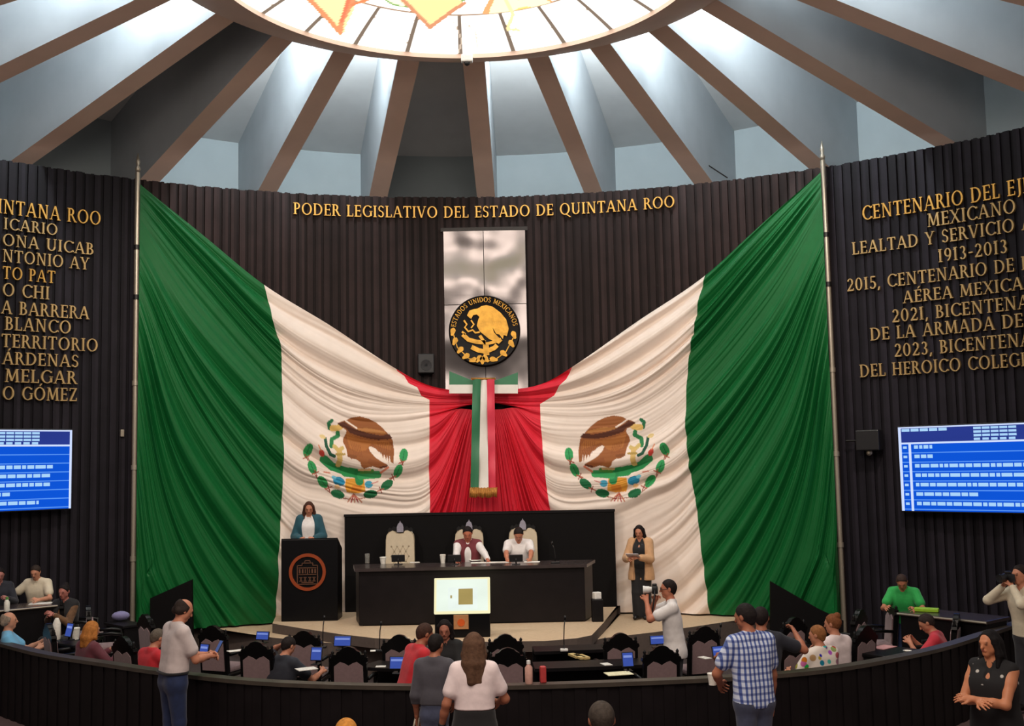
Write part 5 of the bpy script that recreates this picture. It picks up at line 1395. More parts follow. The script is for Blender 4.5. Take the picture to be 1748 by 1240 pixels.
def put(o, loc, rz=0.0, label=None, cat=None, group=None, rx=0.0, ry=0.0):
    o.location = loc; o.rotation_euler = (rx, ry, rz); tag(o, label, cat, group); return o
# ------------------------------------------------------------------ who is where
def stand_at(px, py, H, yaw, lean=0, zb=None):
    """base point of a standing figure whose head top is seen at a pixel; zb None = on the pit floor"""
    z = -0.1 if zb is None else zb
    f = np.array([math.sin(R(yaw)), math.cos(R(yaw))]) * (0.48 * H - 0.05) * math.sin(R(lean)) - np.array([math.sin(R(yaw)), math.cos(R(yaw))]) * 0.10 * math.sin(R(lean))
    for _ in range(8):
        P = at_z(px, py, z + 0.52 * H + 0.48 * H * math.cos(R(lean)))
        if zb is None: z = fz(P[0] - f[0])
    return (P[0] - f[0], P[1] - f[1], z)
def stand_depth(px, yw, zb): P = at_y(px, 900, yw); return (P[0], yw, zb)
def inside_at(px, py, off, H, yaw, lean, want=None):
    """a seated person whose head top is seen at a pixel and whose seat is off metres inside the barrier: (base, seat height)"""
    f = np.array([math.sin(R(yaw)), math.cos(R(yaw))]) * (0.46 * H) * math.sin(R(lean)); d = ray(px, py)
    for t in np.arange(7.0, 22.0, 0.02):
        P = CAM + d * t; q = P[:2] - f; dd = bc - q; k = int(np.argmin((dd ** 2).sum(1)))
        if (q - bc[k]) @ nrm[k] > off: break
    z = fz(q[0]); seat = P[2] - z - 0.085 * H / 1.7 - 0.48 * H * math.cos(R(lean))
    SEATS.append((px, py, round(seat, 2), round(float(t), 2)))
    return (q[0], q[1], z), max(0.22, min(0.62, seat))
SEATS = []
def behind_counter(px, py, A, B_, off, lean):
    a = A[:2]; d = unit(B_[:2] - A[:2]); n = np.array([-d[1], d[0]]); dr = ray(px, py)
    for t in np.arange(8.0, 22.0, 0.02):
        P = CAM + dr * t
        if (P[:2] - a) @ n > off: break
    z = fz(P[0]); q = P[:2] + n * 0.18 * (lean / 12.0)
    Hh_ = (P[2] - z) / (0.52 + 0.48 * math.cos(R(lean))); SEATS.append(('counter', Hh_)); return (q[0], q[1], z), Hh_
M_stool = mat('black stool leather', (26, 24, 25), 0.5)
def sit_at(px, py, H, yaw, lean=0, seat=0.47, stool=True, zadd=0.0):
    z = -0.1; s = H / 1.7
    f = np.array([math.sin(R(yaw)), math.cos(R(yaw))]) * (0.44 * H) * math.sin(R(lean))
    for _ in range(8):
        P = at_z(px, py, z + seat + 0.085 * s + 0.48 * H * math.cos(R(lean)) + zadd); z = fz(P[0] - f[0]) + zadd
    base = (P[0] - f[0], P[1] - f[1], z)
    return base
stool0 = []
def stool(base, st_, lab):
    c = None
    if not stool0:
        t = thing('round_stool', lab, 'stool', (base[0], base[1], base[2]), 0, 'round stools under seated people')
        MB().lathe([(0.19, 0.41), (0.21, 0.43), (0.21, 0.455), (0.18, 0.465)], 24).build('seat', M_stool, t, True, R(40))
        for k in range(4):
            a = PI / 4 + k * PI / 2; b = MB(); b.tube([(0.12 * math.cos(a), 0.12 * math.sin(a), 0.41), (0.19 * math.cos(a), 0.19 * math.sin(a), 0.0)], 0.016, 8); b.build('leg', M_dark_metal, t, True)
        stool0.append(t)
    else:
        c = dup(stool0[0], (base[0], base[1], base[2]), 0, lab)
    c = stool0[-1] if len(stool0) == 1 and c is None else c
    c.scale = (1, 1, max(0.3, (st_ - 0.012) / 0.465))

# cloths
C_pale = cloth('pale grey polo knit', (205, 192, 190)); C_jean = cloth('blue denim', (24, 40, 78), 0.2); C_white = cloth('white shirt cotton', (232, 226, 224)); C_pinkwhite = cloth('soft white jersey', (236, 218, 218))
C_black = cloth('black cloth', (20, 19, 22)); C_grey = cloth('dark grey cotton', (70, 68, 76)); C_greyjean = cloth('washed grey denim', (62, 68, 92), 0.2); C_red = cloth('red polo knit', (196, 32, 44)); C_teal = cloth('teal jacket wool', (28, 78, 92))
C_maroon = cloth('maroon vest cloth', (112, 40, 48)); C_maroon2 = cloth('maroon blouse', (98, 40, 52)); C_tan = cloth('tan cardigan knit', (204, 158, 116)); C_green = cloth('bright green T-shirt jersey', (34, 160, 74)); C_blue = cloth('light blue shirt', (110, 176, 216))
C_navy = cloth('dark navy shirt', (26, 28, 40)); C_cream = cloth('cream T-shirt jersey', (216, 204, 180)); C_rose = cloth('coral red shirt', (206, 50, 66)); C_brown = cloth('brown patterned sleeve', (104, 72, 44), 0.45); C_lav = cloth('grey lavender shirt hem', (196, 190, 204)); C_darktr = cloth('charcoal trousers', (38, 38, 44))
def pattern_mat(name, build):
    m = bpy.data.materials.new(name); m.use_nodes = True; nt = m.node_tree; b = nt.nodes['Principled BSDF']; b.inputs['Roughness'].default_value = 0.85
    tc = nt.nodes.new('ShaderNodeTexCoord'); col = build(nt, tc.outputs['Object']); nt.links.new(col, b.inputs['Base Color']); return m
def _plaid(nt, co):
    def band(axis, scale, prof):
        w = nt.nodes.new('ShaderNodeTexWave'); w.bands_direction = axis; w.inputs['Scale'].default_value = scale; w.inputs['Distortion'].default_value = 0.4; w.inputs['Detail'].default_value = 0
        nt.links.new(co, w.inputs['Vector']); r = nt.nodes.new('ShaderNodeValToRGB'); e = r.color_ramp.elements
        e[0].position = prof[0]; e[0].color = (*lin((92, 112, 172)), 1); e[1].position = prof[1]; e[1].color = (*lin((228, 234, 246)), 1); nt.links.new(w.outputs['Fac'], r.inputs['Fac']); return r.outputs[0]
    a, c = band('X', 7.5, (0.25, 0.6)), band('Z', 5.5, (0.15, 0.5))
    m = nt.nodes.new('ShaderNodeMix'); m.data_type = 'RGBA'; m.blend_type = 'MULTIPLY'; m.inputs[0].default_value = 0.8; nt.links.new(a, m.inputs[6]); nt.links.new(c, m.inputs[7]); return m.outputs[2]
C_plaid = pattern_mat('blue and white plaid', _plaid)
def _floral(nt, co):
    v = nt.nodes.new('ShaderNodeTexVoronoi'); v.inputs['Scale'].default_value = 12; nt.links.new(co, v.inputs['Vector']); r = nt.nodes.new('ShaderNodeValToRGB'); e = r.color_ramp.elements
    e[0].position = 0.40; e[0].color = (0, 0, 0, 1); e[1].position = 0.47; e[1].color = (1, 1, 1, 1); nt.links.new(v.outputs['Distance'], r.inputs['Fac'])
    h = nt.nodes.new('ShaderNodeHueSaturation'); nt.links.new(v.outputs['Color'], h.inputs['Color']); h.inputs['Saturation'].default_value = 1.2; h.inputs['Value'].default_value = 0.6
    m = nt.nodes.new('ShaderNodeMix'); m.data_type = 'RGBA'; nt.links.new(r.outputs[0], m.inputs[0]); nt.links.new(h.outputs[0], m.inputs[6]); m.inputs[7].default_value = (*lin((238, 226, 216)), 1); return m.outputs[2]
C_floral = pattern_mat('white cloth with coloured flowers', _floral)
def _sequin(nt, co):
    v = nt.nodes.new('ShaderNodeTexVoronoi'); v.inputs['Scale'].default_value = 14; nt.links.new(co, v.inputs['Vector']); r = nt.nodes.new('ShaderNodeValToRGB'); e = r.color_ramp.elements
    e[0].position = 0.16; e[0].color = (*lin((190, 186, 180)), 1); e[1].position = 0.24; e[1].color = (*lin((20, 19, 22)), 1); nt.links.new(v.outputs['Distance'], r.inputs['Fac'])
    sx = nt.nodes.new('ShaderNodeSeparateXYZ'); nt.links.new(co, sx.inputs[0]); g = nt.nodes.new('ShaderNodeMath'); g.operation = 'GREATER_THAN'; g.inputs[1].default_value = 1.17; nt.links.new(sx.outputs['Z'], g.inputs[0])
    m = nt.nodes.new('ShaderNodeMix'); m.data_type = 'RGBA'; nt.links.new(g.outputs[0], m.inputs[0]); m.inputs[6].default_value = (*lin((20, 19, 22)), 1); nt.links.new(r.outputs[0], m.inputs[7]); return m.outputs[2]
C_sequin = pattern_mat('black cloth with pale beads', _sequin)
SK1, SK2, SK3 = (196, 132, 104), (168, 106, 80), (206, 148, 120)
NEAR, FAR = 0.0075, 0.0095

# --- people on the public floor, in front of the barrier
b_, _, _ = None, None, None
base = stand_at(305, 1021, 1.72, 52, 4, 0.0)
r_, w_, k_ = person('balding man in a pale polo and jeans looking at his phone', base, 52, 1.72, hands=((-0.02, 0.37, 1.10), (0.07, 0.37, 1.10)), lean=4, head=(0, 22), skin=SK1, hair='bald', haircol=(46, 36, 32), top=C_pale, topcol='shirt', sleeve='short', hem=0.975, bottom=C_jean, fat=1.06, h=NEAR, curl=(0.7, 0.7), belt=C_black)
p = w_((0.035, 0.475, 1.17)); ph = thing('mobile_phone', 'mobile phone held up by the balding man in the pale polo', 'phone', p, -R(52))
MB().rbox((-0.037, -0.006, -0.075), (0.037, 0.004, 0.075), 0.005).build('case', M_black, ph); MB().box((-0.033, -0.0075, -0.068), (0.033, -0.0062, 0.068)).build('display', glow('phone glow', (90, 110, 170), 0.6), ph); ph.rotation_euler = (R(-30), 0, -R(52))
base = stand_at(808, 1081, 1.60, 0, 0, 0.0)
r_, w_, k_ = person('woman with long streaked hair in a white T-shirt and black trousers, seen from behind', base, 2, 1.60, hands=((-0.29, 0.02, 0.80), (0.19, 0.28, 0.96)), head=(0, 6), skin=SK2, hair='long', haircol=(92, 66, 50), hairlen=0.30, top=C_pinkwhite, topcol='shirt', sleeve='short', hem=0.97, bottom=C_black, fat=1.02, female=True, h=NEAR, elbow=((-0.3, -0.5, -0.7), (0.6, -0.6, -0.5)))
b = MB(); A, E_ = np.array(k_['arms'][0][2]), np.array(k_['arms'][0][1]); d = unit(E_ - A); b.tube([Vector(A + d * 0.03), Vector(A + d * 0.055)], 0.034, 12); o = b.build('watch_band', M_black, r_, True)
base = stand_at(741, 1083, 1.47, 8, 3, 0.0)
r_, w_, k_ = person('person in a dark grey long-sleeved shirt and jeans, seen from behind beside the white T-shirt', base, 8, 1.47, hands=((-0.18, 0.06, 0.72), (0.13, 0.20, 0.80)), lean=3, head=(18, 12), skin=SK2, hair='short', haircol=(26, 21, 20), top=C_grey, topcol='shirt', sleeve='long', hem=0.84, bottom=C_greyjean, fat=0.8, h=NEAR, elbow=((-0.2, -0.5, -0.8), (0.3, -0.6, -0.7)))
p = w_((-0.25, 0.10, 0.40)); t = thing('folded_tripod', 'grey folded tripod hanging from the left hand of the person in dark grey', 'tripod', p, 0)
for k in range(3): b = MB(); a = k * 2 * PI / 3; b.tube([(0.02 * math.cos(a), 0.02 * math.sin(a), 0.34), (0.035 * math.cos(a), 0.035 * math.sin(a), -0.12)], 0.012, 6); b.build('leg', M_pole, t, True)
MB().lathe([(0.03, 0.33), (0.035, 0.36), (0.02, 0.40)], 10).build('head_plate', M_black, t, True); t.rotation_euler = (R(6), R(12), 0)
base = stand_at(1277, 1031, 1.74, -18, 3, 0.0)
r_, w_, k_ = person('man in a blue and white plaid short-sleeved shirt and jeans, seen from behind', base, -18, 1.74, hands=((-0.17, 0.30, 1.00), (0.25, 0.12, 0.82)), lean=3, head=(-28, 10), skin=SK2, hair='short', haircol=(30, 24, 24), top=C_plaid, topcol='shirt', sleeve='short', hem=0.84, bottom=C_greyjean, fat=1.0, h=NEAR, elbow=((-0.9, -0.4, -0.4), None), curl=(0.9, 0.4))
p = w_((-0.19, 0.40, 1.02)); M_cup = mat('white paper cup', (236, 232, 222), 0.6)
cp = thing('paper_cup', 'round white cup held by the man in the plaid shirt', 'cup', p); MB().lathe([(0.034, -0.05), (0.046, 0.05), (0.042, 0.05), (0.032, -0.045)], 20).build('cup_body', M_cup, cp, True, R(40)); MB().lathe([(0.048, 0.048), (0.048, 0.056), (0.03, 0.060)], 20).build('cup_lid', M_cup, cp, True, R(40))
base = stand_at(1692, 1076, 1.60, 228, 0, 0.0)
r_, w_, k_ = person('woman with long black hair in a beaded sleeveless black dress, hands clasped', base, 232, 1.60, hands=((0.03, 0.28, 1.08), (0.00, 0.26, 1.06)), head=(12, 4), skin=(196, 128, 92), hair='long', haircol=(18, 15, 17), hairlen=0.34, top=C_sequin, topcol='bodice', sleeve='none', hem=0.80, bottom=C_black, legs='skirt', fat=1.16, female=True, h=NEAR, neck_v=0.045, curl=(0.35, 0.3), elbow=((-0.9, -0.3, -0.5), (0.9, -0.3, -0.5)))
base = stand_at(590, 1227, 1.50, 0, 22, 0.0)
person('person with short orange-blond hair, only the crown showing at the bottom edge', base, 0, 1.50, lean=22, head=(0, 10), skin=SK3, hair='short', haircol=(190, 128, 56), top=C_navy, topcol='shirt', bottom=C_black, h=0.011)
base = stand_at(1028, 1199, 1.62, -6, 4, 0.0)
person('person with dark greying hair, only the head showing at the bottom edge', base, -6, 1.62, lean=4, head=(0, 14), skin=SK2, hair='short', haircol=(66, 58, 52), top=C_navy, topcol='shirt', bottom=C_black, h=0.010)

# --- people in the pit
base = stand_at(722, 1064, 1.58, 62, 14)
person('man in a red polo bending to talk behind the person in dark grey', base, 62, 1.58, hands=((-0.1, 0.36, 0.86), (0.16, 0.30, 0.84)), lean=14, head=(-4, 10), skin=SK2, hair='short', haircol=(66, 44, 36), top=C_red, topcol='shirt', bottom=C_black, fat=1.1, h=NEAR)
base, st_ = inside_at(759, 1057, 2.6, 1.66, 192, 6)
person('woman in black with dark hair tied back, facing the man in red', base, 192, 1.66, hands=((-0.08, 0.40, 0.78), (0.12, 0.40, 0.78)), lean=6, sit=st_, head=(-10, 12), skin=(184, 118, 96), hair='bob', haircol=(30, 22, 22), hairlen=0.2, top=C_black, topcol='blouse', sleeve='long', bottom=C_black, female=True, h=FAR)
stool(base, st_, 'round black stool under the woman in black')
base, st_ = inside_at(489, 1086, 1.9, 1.68, 28, 14)
r_, w_, k_ = person('seated man in a navy shirt reading, one hand raised to his head', base, 28, 1.68, hands=((-0.13, 0.24, 0.98), (0.30, 0.50, 0.64)), lean=14, sit=st_, head=(10, 18), skin=SK1, hair='short', haircol=(34, 27, 26), top=C_navy, topcol='shirt', sleeve='short', bottom=C_black, fat=1.1, h=FAR, elbow=((-0.9, 0.3, -0.5), None))
stool(base, st_, 'round black stool under the seated man in navy')
base, st_ = inside_at(155, 1061, 0.62, 1.62, 40, 6)
person('seated woman with straight orange-blonde hair in a maroon blouse', base, 40, 1.62, hands=((-0.1, 0.40, 0.72), (0.24, 0.34, 0.74)), lean=6, sit=st_, head=(0, 4), skin=SK3, hair='bob', haircol=(176, 112, 54), hairlen=0.2, top=C_maroon2, topcol='blouse', sleeve='long', bottom=C_black, female=True, fat=1.16, h=FAR)
stool(base, st_, 'round black stool under the blonde woman in maroon')
base, st_ = inside_at(266, 1073, 0.95, 1.66, 40, 12)
person('seated grey-haired person in a red shirt, half hidden by the balding man', base, 40, 1.66, hands=((-0.1, 0.42, 0.72), (0.30, 0.42, 0.80)), lean=12, sit=st_, head=(0, 16), skin=SK1, hair='short', haircol=(96, 86, 76), top=C_red, topcol='shirt', sleeve='short', bottom=C_black, h=FAR)
stool(base, st_, 'round black stool behind the balding man')
base, st_ = inside_at(10, 1046, 0.22, 1.66, 62, -6)
person('seated grey balding man in a light blue shirt at the left picture edge', base, 66, 1.66, hands=((-0.1, 0.36, 0.70), (0.22, 0.30, 0.66)), lean=-6, sit=st_, head=(0, 6), skin=SK3, hair='bald', haircol=(140, 126, 112), top=C_blue, topcol='shirt', bottom=C_black, fat=1.2, h=FAR)
stool(base, st_, 'round black stool at the left picture edge')
base, st_ = inside_at(111, 997, 1.75, 1.60, 195, 4)
person('seated woman in black with a brown patterned sleeve beside the sideways chair', base, 190, 1.60, hands=((0.0, 0.32, 0.82), (0.10, 0.30, 0.80)), lean=4, sit=st_, head=(0, 10), skin=(176, 112, 100), hair='bun', haircol=(30, 24, 24), top=C_brown, topcol='blouse', sleeve='long', bottom=C_black, female=True, vest=C_black, h=FAR)
stool(base, st_, 'round black stool by the left counter')
base, _H = behind_counter(1, 969, at_z(*LCO[0], LCO[2]), at_z(*LCO[1], LCO[2]), 0.75, 6)
person('dark-haired person in dark clothes cut by the left picture edge', base, 150, _H, hands=((-0.10, 0.36, 1.05), (0.15, 0.36, 1.05)), lean=6, head=(0, 12), skin=(176, 116, 106), hair='short', haircol=(30, 22, 22), top=C_navy, topcol='shirt', sleeve='long', bottom=C_black, h=FAR)
base, _H = behind_counter(75, 964, at_z(*LCO[0], LCO[2]), at_z(*LCO[1], LCO[2]), 0.62, 12)
person('man in a pale T-shirt leaning on the left counter', base, 184, _H, hands=((-0.20, 0.42, 1.13 - base[2]), (0.44, 0.34, 1.11 - base[2])), lean=12, head=(-4, 14), skin=(200, 140, 112), hair='short', haircol=(52, 42, 36), top=C_cream, topcol='shirt', bottom=C_jean, fat=1.08, h=FAR, curl=(0.3, 0.3))
base = stand_at(1298, 1037, 1.66, 12, 2)
person('man in dark clothes reaching both arms out behind the plaid shirt', base, 14, 1.66, hands=((-0.46, 0.36, 1.10), (0.34, 0.30, 1.36)), lean=2, head=(0, 8), skin=SK2, hair='short', haircol=(34, 26, 26), top=C_navy, topcol='shirt', bottom=C_black, h=FAR, elbow=((-0.5, -0.3, -0.8), (0.8, -0.2, -0.6)))
base, st_ = inside_at(1398, 1068, 0.75, 1.60, -24, 4)
person('seated woman with light brown hair in a flowered white top', base, -24, 1.60, hands=((-0.2, 0.36, 0.74), (0.14, 0.38, 0.74)), lean=4, sit=st_, head=(-30, 6), skin=SK1, hair='short', haircol=(146, 96, 58), top=C_floral, topcol='blouse', sleeve='short', bottom=C_black, female=True, fat=1.16, h=FAR)
stool(base, st_, 'round black stool under the woman in the flowered top')
base, st_ = inside_at(1425, 1049, 1.1, 1.68, -20, 2)
person('woman with brown hair in a bun and a pale pink top, beyond the flowered top', base, -30, 1.68, hands=((-0.2, 0.36, 0.8), (0.14, 0.38, 0.8)), lean=2, sit=st_, head=(-20, 6), skin=SK1, hair='bun', haircol=(126, 76, 46), top=C_pinkwhite, topcol='blouse', sleeve='short', bottom=C_black, female=True, h=FAR)
stool(base, st_, 'round black stool under the woman with the bun')
base, st_ = inside_at(1585, 1062, 0.5, 1.66, -62, 16)
person('seated man in a coral red shirt bowed forward below the right counter', base, -62, 1.66, hands=((-0.12, 0.42, 0.7), (0.14, 0.42, 0.7)), lean=16, sit=st_, head=(-8, 18), skin=SK1, hair='short', haircol=(52, 42, 40), top=C_rose, topcol='shirt', bottom=C_black, h=FAR)
stool(base, st_, 'round black stool below the right counter')
_d = ray(1536, 977); _t = next(t for t in np.arange(9, 20, 0.02) if (CAM + _d * t)[1] > 5.95); _P = CAM + _d * _t; base = (_P[0] + 0.10, _P[1] + 0.12, fz(_P[0])); _H = (_P[2] - base[2]) / (0.52 + 0.48 * math.cos(R(16)))
SEATS.append(('green', _H, _P))
person('man in a bright green T-shirt bending over the right counter', base, 212, _H, hands=((-0.22, 0.44, 1.02 - base[2]), (0.16, 0.44, 1.02 - base[2])), lean=16, head=(-8, 26), skin=(186, 122, 94), hair='short', haircol=(58, 44, 40), top=C_green, topcol='shirt', bottom=C_blue if False else C_jean, fat=1.06, h=FAR, curl=(0.3, 0.3))
base = stand_at(1742, 965, 1.70, 250, 4)
r_, w_, k_ = person('photographer in a white shirt at the right picture edge, camera raised', base, 250, 1.70, hands=((-0.07, 0.26, 1.46), (0.10, 0.24, 1.45)), lean=4, head=(0, 0), skin=SK1, hair='short', haircol=(36, 28, 26), top=C_cream, topcol='shirt', sleeve='long', bottom=C_darktr, h=FAR, elbow=((-0.8, 0.1, -0.8), (0.8, 0.1, -0.8)), curl=(0.9, 0.9), hem=0.86)
def dslr(label, loc, rz, white):
    t = thing('photo_camera', label, 'camera', loc, rz)
    MB().rbox((-0.07, -0.04, -0.05), (0.07, 0.035, 0.045), 0.012).build('camera_body', M_black, t, True, R(30)); MB().rbox((-0.03, -0.03, 0.04), (0.03, 0.03, 0.075), 0.01).build('prism_housing', M_black, t, True, R(30))
    b = MB(); b.lathe([(0.035, 0.03), (0.036, 0.06), (0.042, 0.07), (0.043, 0.12), (0.048, 0.125), (0.048, 0.145), (0.036, 0.142)], 20, Matrix.Rotation(-PI / 2, 4, 'X')); b.build('lens', M_white if white else M_black, t, True, R(35))
    return t
p = w_((0.01, 0.23, 1.56)); dslr('dark camera raised by the photographer at the right picture edge', p, -R(250), False)
base = stand_at(1143, 990, 1.70, -84, 3)
r_, w_, k_ = person('photographer in a white short-sleeved shirt aiming a white-lensed camera left', base, -84, 1.70, hands=((-0.05, 0.33, 1.44), (0.11, 0.22, 1.43)), lean=3, head=(0, 2), skin=(190, 120, 92), hair='short', haircol=(34, 26, 24), glasses=True, top=C_white, topcol='shirt', sleeve='short', bottom=C_darktr, fat=1.14, h=NEAR, elbow=((-0.6, 0.1, -0.9), (0.7, 0.0, -0.8)), curl=(0.9, 0.9), hem=0.76)
p = w_((0.02, 0.225, 1.575)); cmr = dslr('black camera with a white lens aimed left by the photographer in white', p, R(84), True)
b = MB(); b.tube([(-0.07, 0.0, 0.0), (-0.12, 0.01, -0.10), (-0.12, 0.03, -0.22), (-0.08, 0.04, -0.27), (-0.04, 0.03, -0.22), (-0.05, 0.0, -0.05)], 0.008, 6); b.build('neck_strap', M_black, cmr, True)

# --- people on the stage
px_ = at_y(528, 900, LY + 0.72)[0]
r_, w_, k_ = person('woman with long brown hair in a teal jacket reading at the lectern', (px_, LY + 0.72, UPZ + 0.30), 178, 1.655, hands=((-0.12, 0.26, 1.02), (0.12, 0.26, 1.02)), lean=2, head=(-6, 20), skin=(198, 132, 104), hair='long', haircol=(74, 46, 36), hairlen=0.25, top=C_white, topcol='blouse', sleeve='short', hem=0.88, bottom=C_black, female=True, coat=C_teal, coathem=0.78, h=FAR)
zt_ = LY + 0.2
o = MB().box((-0.15, -0.11, 0), (0.15, 0.11, 0.006)).build('paper_sheet', mat('white paper', (238, 234, 226), 0.8)); put(o, (px_ + 0.03, LY + 0.26, UPZ + h - 0.083), 0, 'white paper sheet on the lectern slope', 'paper', rx=-R(23.3))
px_ = xs[1] + 0.0
person('man in a maroon vest over a white shirt at the centre of the head table', (px_ - 0.01, CHY + 0.02, UPZ), 180, 1.70, hands=((-0.36, 0.58, 0.935), (0.16, 0.66, 0.925)), lean=6, sit=0.60, head=(0, 22), skin=(186, 110, 84), hair='short', haircol=(28, 22, 22), top=C_white, topcol='shirt', sleeve='long', bottom=C_darktr, vest=C_maroon, fat=1.08, h=FAR, curl=(0.5, 0.4))
px_ = xs[2] - 0.08
person('man in a white short-sleeved shirt bent over papers at the head table', (px_, CHY + 0.02, UPZ), 180, 1.70, hands=((-0.18, 0.60, 0.94), (0.20, 0.60, 0.94)), lean=10, sit=0.60, head=(0, 34), skin=(190, 124, 96), hair='short', haircol=(34, 27, 26), top=C_white, topcol='shirt', sleeve='short', bottom=C_darktr, fat=1.14, h=FAR, curl=(0.4, 0.4), elbow=((-0.9, -0.1, -0.5), (0.9, -0.1, -0.5)))
fp = at_z(1097, 1057, LOWZ)
r_, w_, k_ = person('standing woman in a tan cardigan and wide black trousers holding papers', (fp[0], fp[1], LOWZ), 202, 1.60, hands=((-0.06, 0.30, 1.06), (0.12, 0.30, 1.04)), head=(0, 24), skin=(198, 134, 106), hair='long', haircol=(30, 22, 22), hairlen=0.24, top=C_black, topcol='blouse', sleeve='none', hem=0.86, bottom=C_black, legs='wide', female=True, coat=C_tan, coathem=0.66, h=FAR, neck_v=0.05)
p = w_((0.03, 0.40, 1.10)); o = MB().box((-0.11, -0.075, 0), (0.11, 0.075, 0.008)).build('note_cards', mat('pale note paper', (214, 206, 214), 0.8)); put(o, p, -R(202), 'pale note papers in the hands of the woman in the tan cardigan', 'paper', rx=R(25))

# ================================================================== SMALL THINGS ON TABLES
M_paper = _mats['white paper']; M_glassy = mat('clear drinking glass', (200, 200, 195), 0.1, alpha=0.7)
def on_tab(px, py): return at_z(px, py, TZ)
def cup(loc, label, r=0.04, hgt=0.10, m=None, group=None):
    t = thing('paper_cup', label, 'cup', loc, 0, group); MB().lathe([(r * .72, 0), (r, hgt), (r * .92, hgt), (r * .68, 0.006)], 18).build('cup_body', m or M_cup, t, True, R(40)); MB().lathe([(r * 1.04, hgt - .012), (r * 1.04, hgt), (r * .9, hgt + .004)], 18).build('cup_rim', m or M_cup, t, True, R(40)); return t
P = on_tab(627, 962); t = thing('drinking_glass', 'tall clear glass at the left end of the head table', 'glass', P); MB().lathe([(0.035, 0), (0.04, 0.16), (0.035, 0.16), (0.03, 0.01)], 18).build('glass_wall', M_glassy, t, True, R(40)); MB().lathe([(0.03, 0.012), (0.034, 0.1)], 18).build('water', mat('water', (190, 196, 190), 0.05, alpha=0.8), t, True, R(40))
cup(on_tab(654, 963), 'white mug left of the empty cream chair on the head table', 0.055, 0.11); cup(on_tab(756, 962), 'white paper cup left of the man in the maroon vest', 0.048, 0.14)
def desk_monitor(loc, label, rz=0.0, w=0.22, hgt=0.15, back=True, on=None, group=None):
    t = thing('desk_monitor', label, 'monitor', loc, rz, group)
    T = Matrix.Translation((0, 0, 0.045)) @ Matrix.Rotation(R(-14), 4, 'X')
    MB().rbox((-w / 2, 0, 0), (w / 2, 0.02, hgt), 0.006, T).build('casing', M_black, t); MB().rbox((-w * .3, -0.06, 0), (w * .3, 0.08, 0.012), 0.004).build('base', M_black, t); MB().tube([(0, 0.02, 0.01), (0, 0.03, 0.10)], 0.012, 8).build('stem', M_dark_metal, t, True)
    if on: b = MB(); b.box((-w / 2 + .01, -0.003, 0.01), (w / 2 - .01, -0.001, hgt - .01), T); ds = b.build('display', on, t); b = MB(); b.box((-w / 2 + .02, -0.005, hgt * .62), (w / 2 - .02, -0.003, hgt * .78), T); b.build('display_text', G_scr2, ds)
    return t
G_scr, G_scr2 = glow('desk screen blue', (62, 84, 168), 0.9), glow('desk screen pale', (130, 150, 220), 0.9)
for px, lab in ((680, 'small black monitor in front of the empty cream chair'), (776, 'small black monitor in front of the man in the maroon vest'), (881, 'small black monitor in front of the man in white')):
    desk_monitor(on_tab(px, 964), lab, PI, 0.22, 0.12, group='small black monitors on the head table')
def paper(px, py, zf, w, d, rz, lab, m=None, name='paper_sheet'):
    P = zf(px, py); o = MB().box((-w / 2, -d / 2, 0.001), (w / 2, d / 2, 0.008)).build(name, m or M_paper); return put(o, P, rz, lab, 'paper')
paper(836, 961, on_tab, 0.62, 0.16, R(3), 'long white papers spread between the two seated men'); paper(908, 960, on_tab, 0.26, 0.18, R(-6), 'white papers under the right hand of the man in white'); paper(708, 961, on_tab, 0.16, 0.1, 0.2, 'small white paper right of the empty chair monitor'); paper(812, 957, on_tab, 0.2, 0.22, 0.3, 'white page in front of the man in the maroon vest')
def mic(loc, label, hgt, bend, rz=0.0, base_w=0.07, m=None, group=None):
    t = thing('gooseneck_microphone', label, 'microphone', loc, rz, group); MB().rbox((-base_w, -base_w * .8, 0), (base_w, base_w * .8, 0.03), 0.008).build('base', m or M_black, t)
    b = MB(); b.tube([(0, 0, 0.03), (0, 0.005, hgt * .4), (bend * .4, 0, hgt * .8), (bend, 0, hgt)], 0.007, 7); b.build('neck', M_black, t, True); b = MB(); b.tube([(bend, 0, hgt), (bend * 1.15, 0, hgt + .05)], 0.014, 8); b.build('capsule', M_black, t, True); return t
mic(on_tab(948, 962), 'slim microphone right of the man in white on the head table', 0.30, -0.04)
P = at_z(1019, 1023, UPZ + 0.35); t = thing('side_stand', 'small dark stand with a white box beside the right end of the head table', 'stand', (P[0], P[1], UPZ)); MB().rbox((-0.09, -0.09, 0), (0.09, 0.09, 0.35), 0.01).build('column', M_dwood, t); 
o = MB().rbox((-0.06, -0.05, 0), (0.06, 0.05, 0.11), 0.012).build('tissue_box', M_white); put(o, (P[0], P[1], UPZ + 0.35), 0.4, 'small white box on the dark stand right of the head table', 'box')

# pit desks
GR = 'lit blue desk monitors in the pit'
for px, py, rz, w, hg, lab in ((539, 1135, -0.2, 0.15, 0.17, 'lit blue monitor right of the seated man in navy'), (584, 1110, -0.15, 0.24, 0.14, 'lit blue monitor behind the chair above the blond head'), (680, 1150, -0.1, 0.22, 0.15, 'lit blue monitor at the elbow of the man in red'),
                          (1073, 1146, 0.15, 0.14, 0.17, 'lit blue monitor behind the glowing cream sheet'), (1123, 1107, 0.2, 0.2, 0.12, 'lit blue monitor at the waist of the photographer in white'), (1232, 1131, 0.3, 0.22, 0.15, 'lit blue monitor left of the plaid shirt'),
                          (346, 1128, -0.5, 0.15, 0.16, 'lit blue monitor below the phone of the balding man'), (447, 1099, -0.3, 0.2, 0.12, 'lit blue monitor left of the head of the man in navy'), (115, 1094, -0.7, 0.16, 0.18, 'lit blue monitor left of the white cup beside the blonde woman')):
    desk_monitor(desk_z(px, py), lab, rz, w, hg, on=G_scr, group=GR)
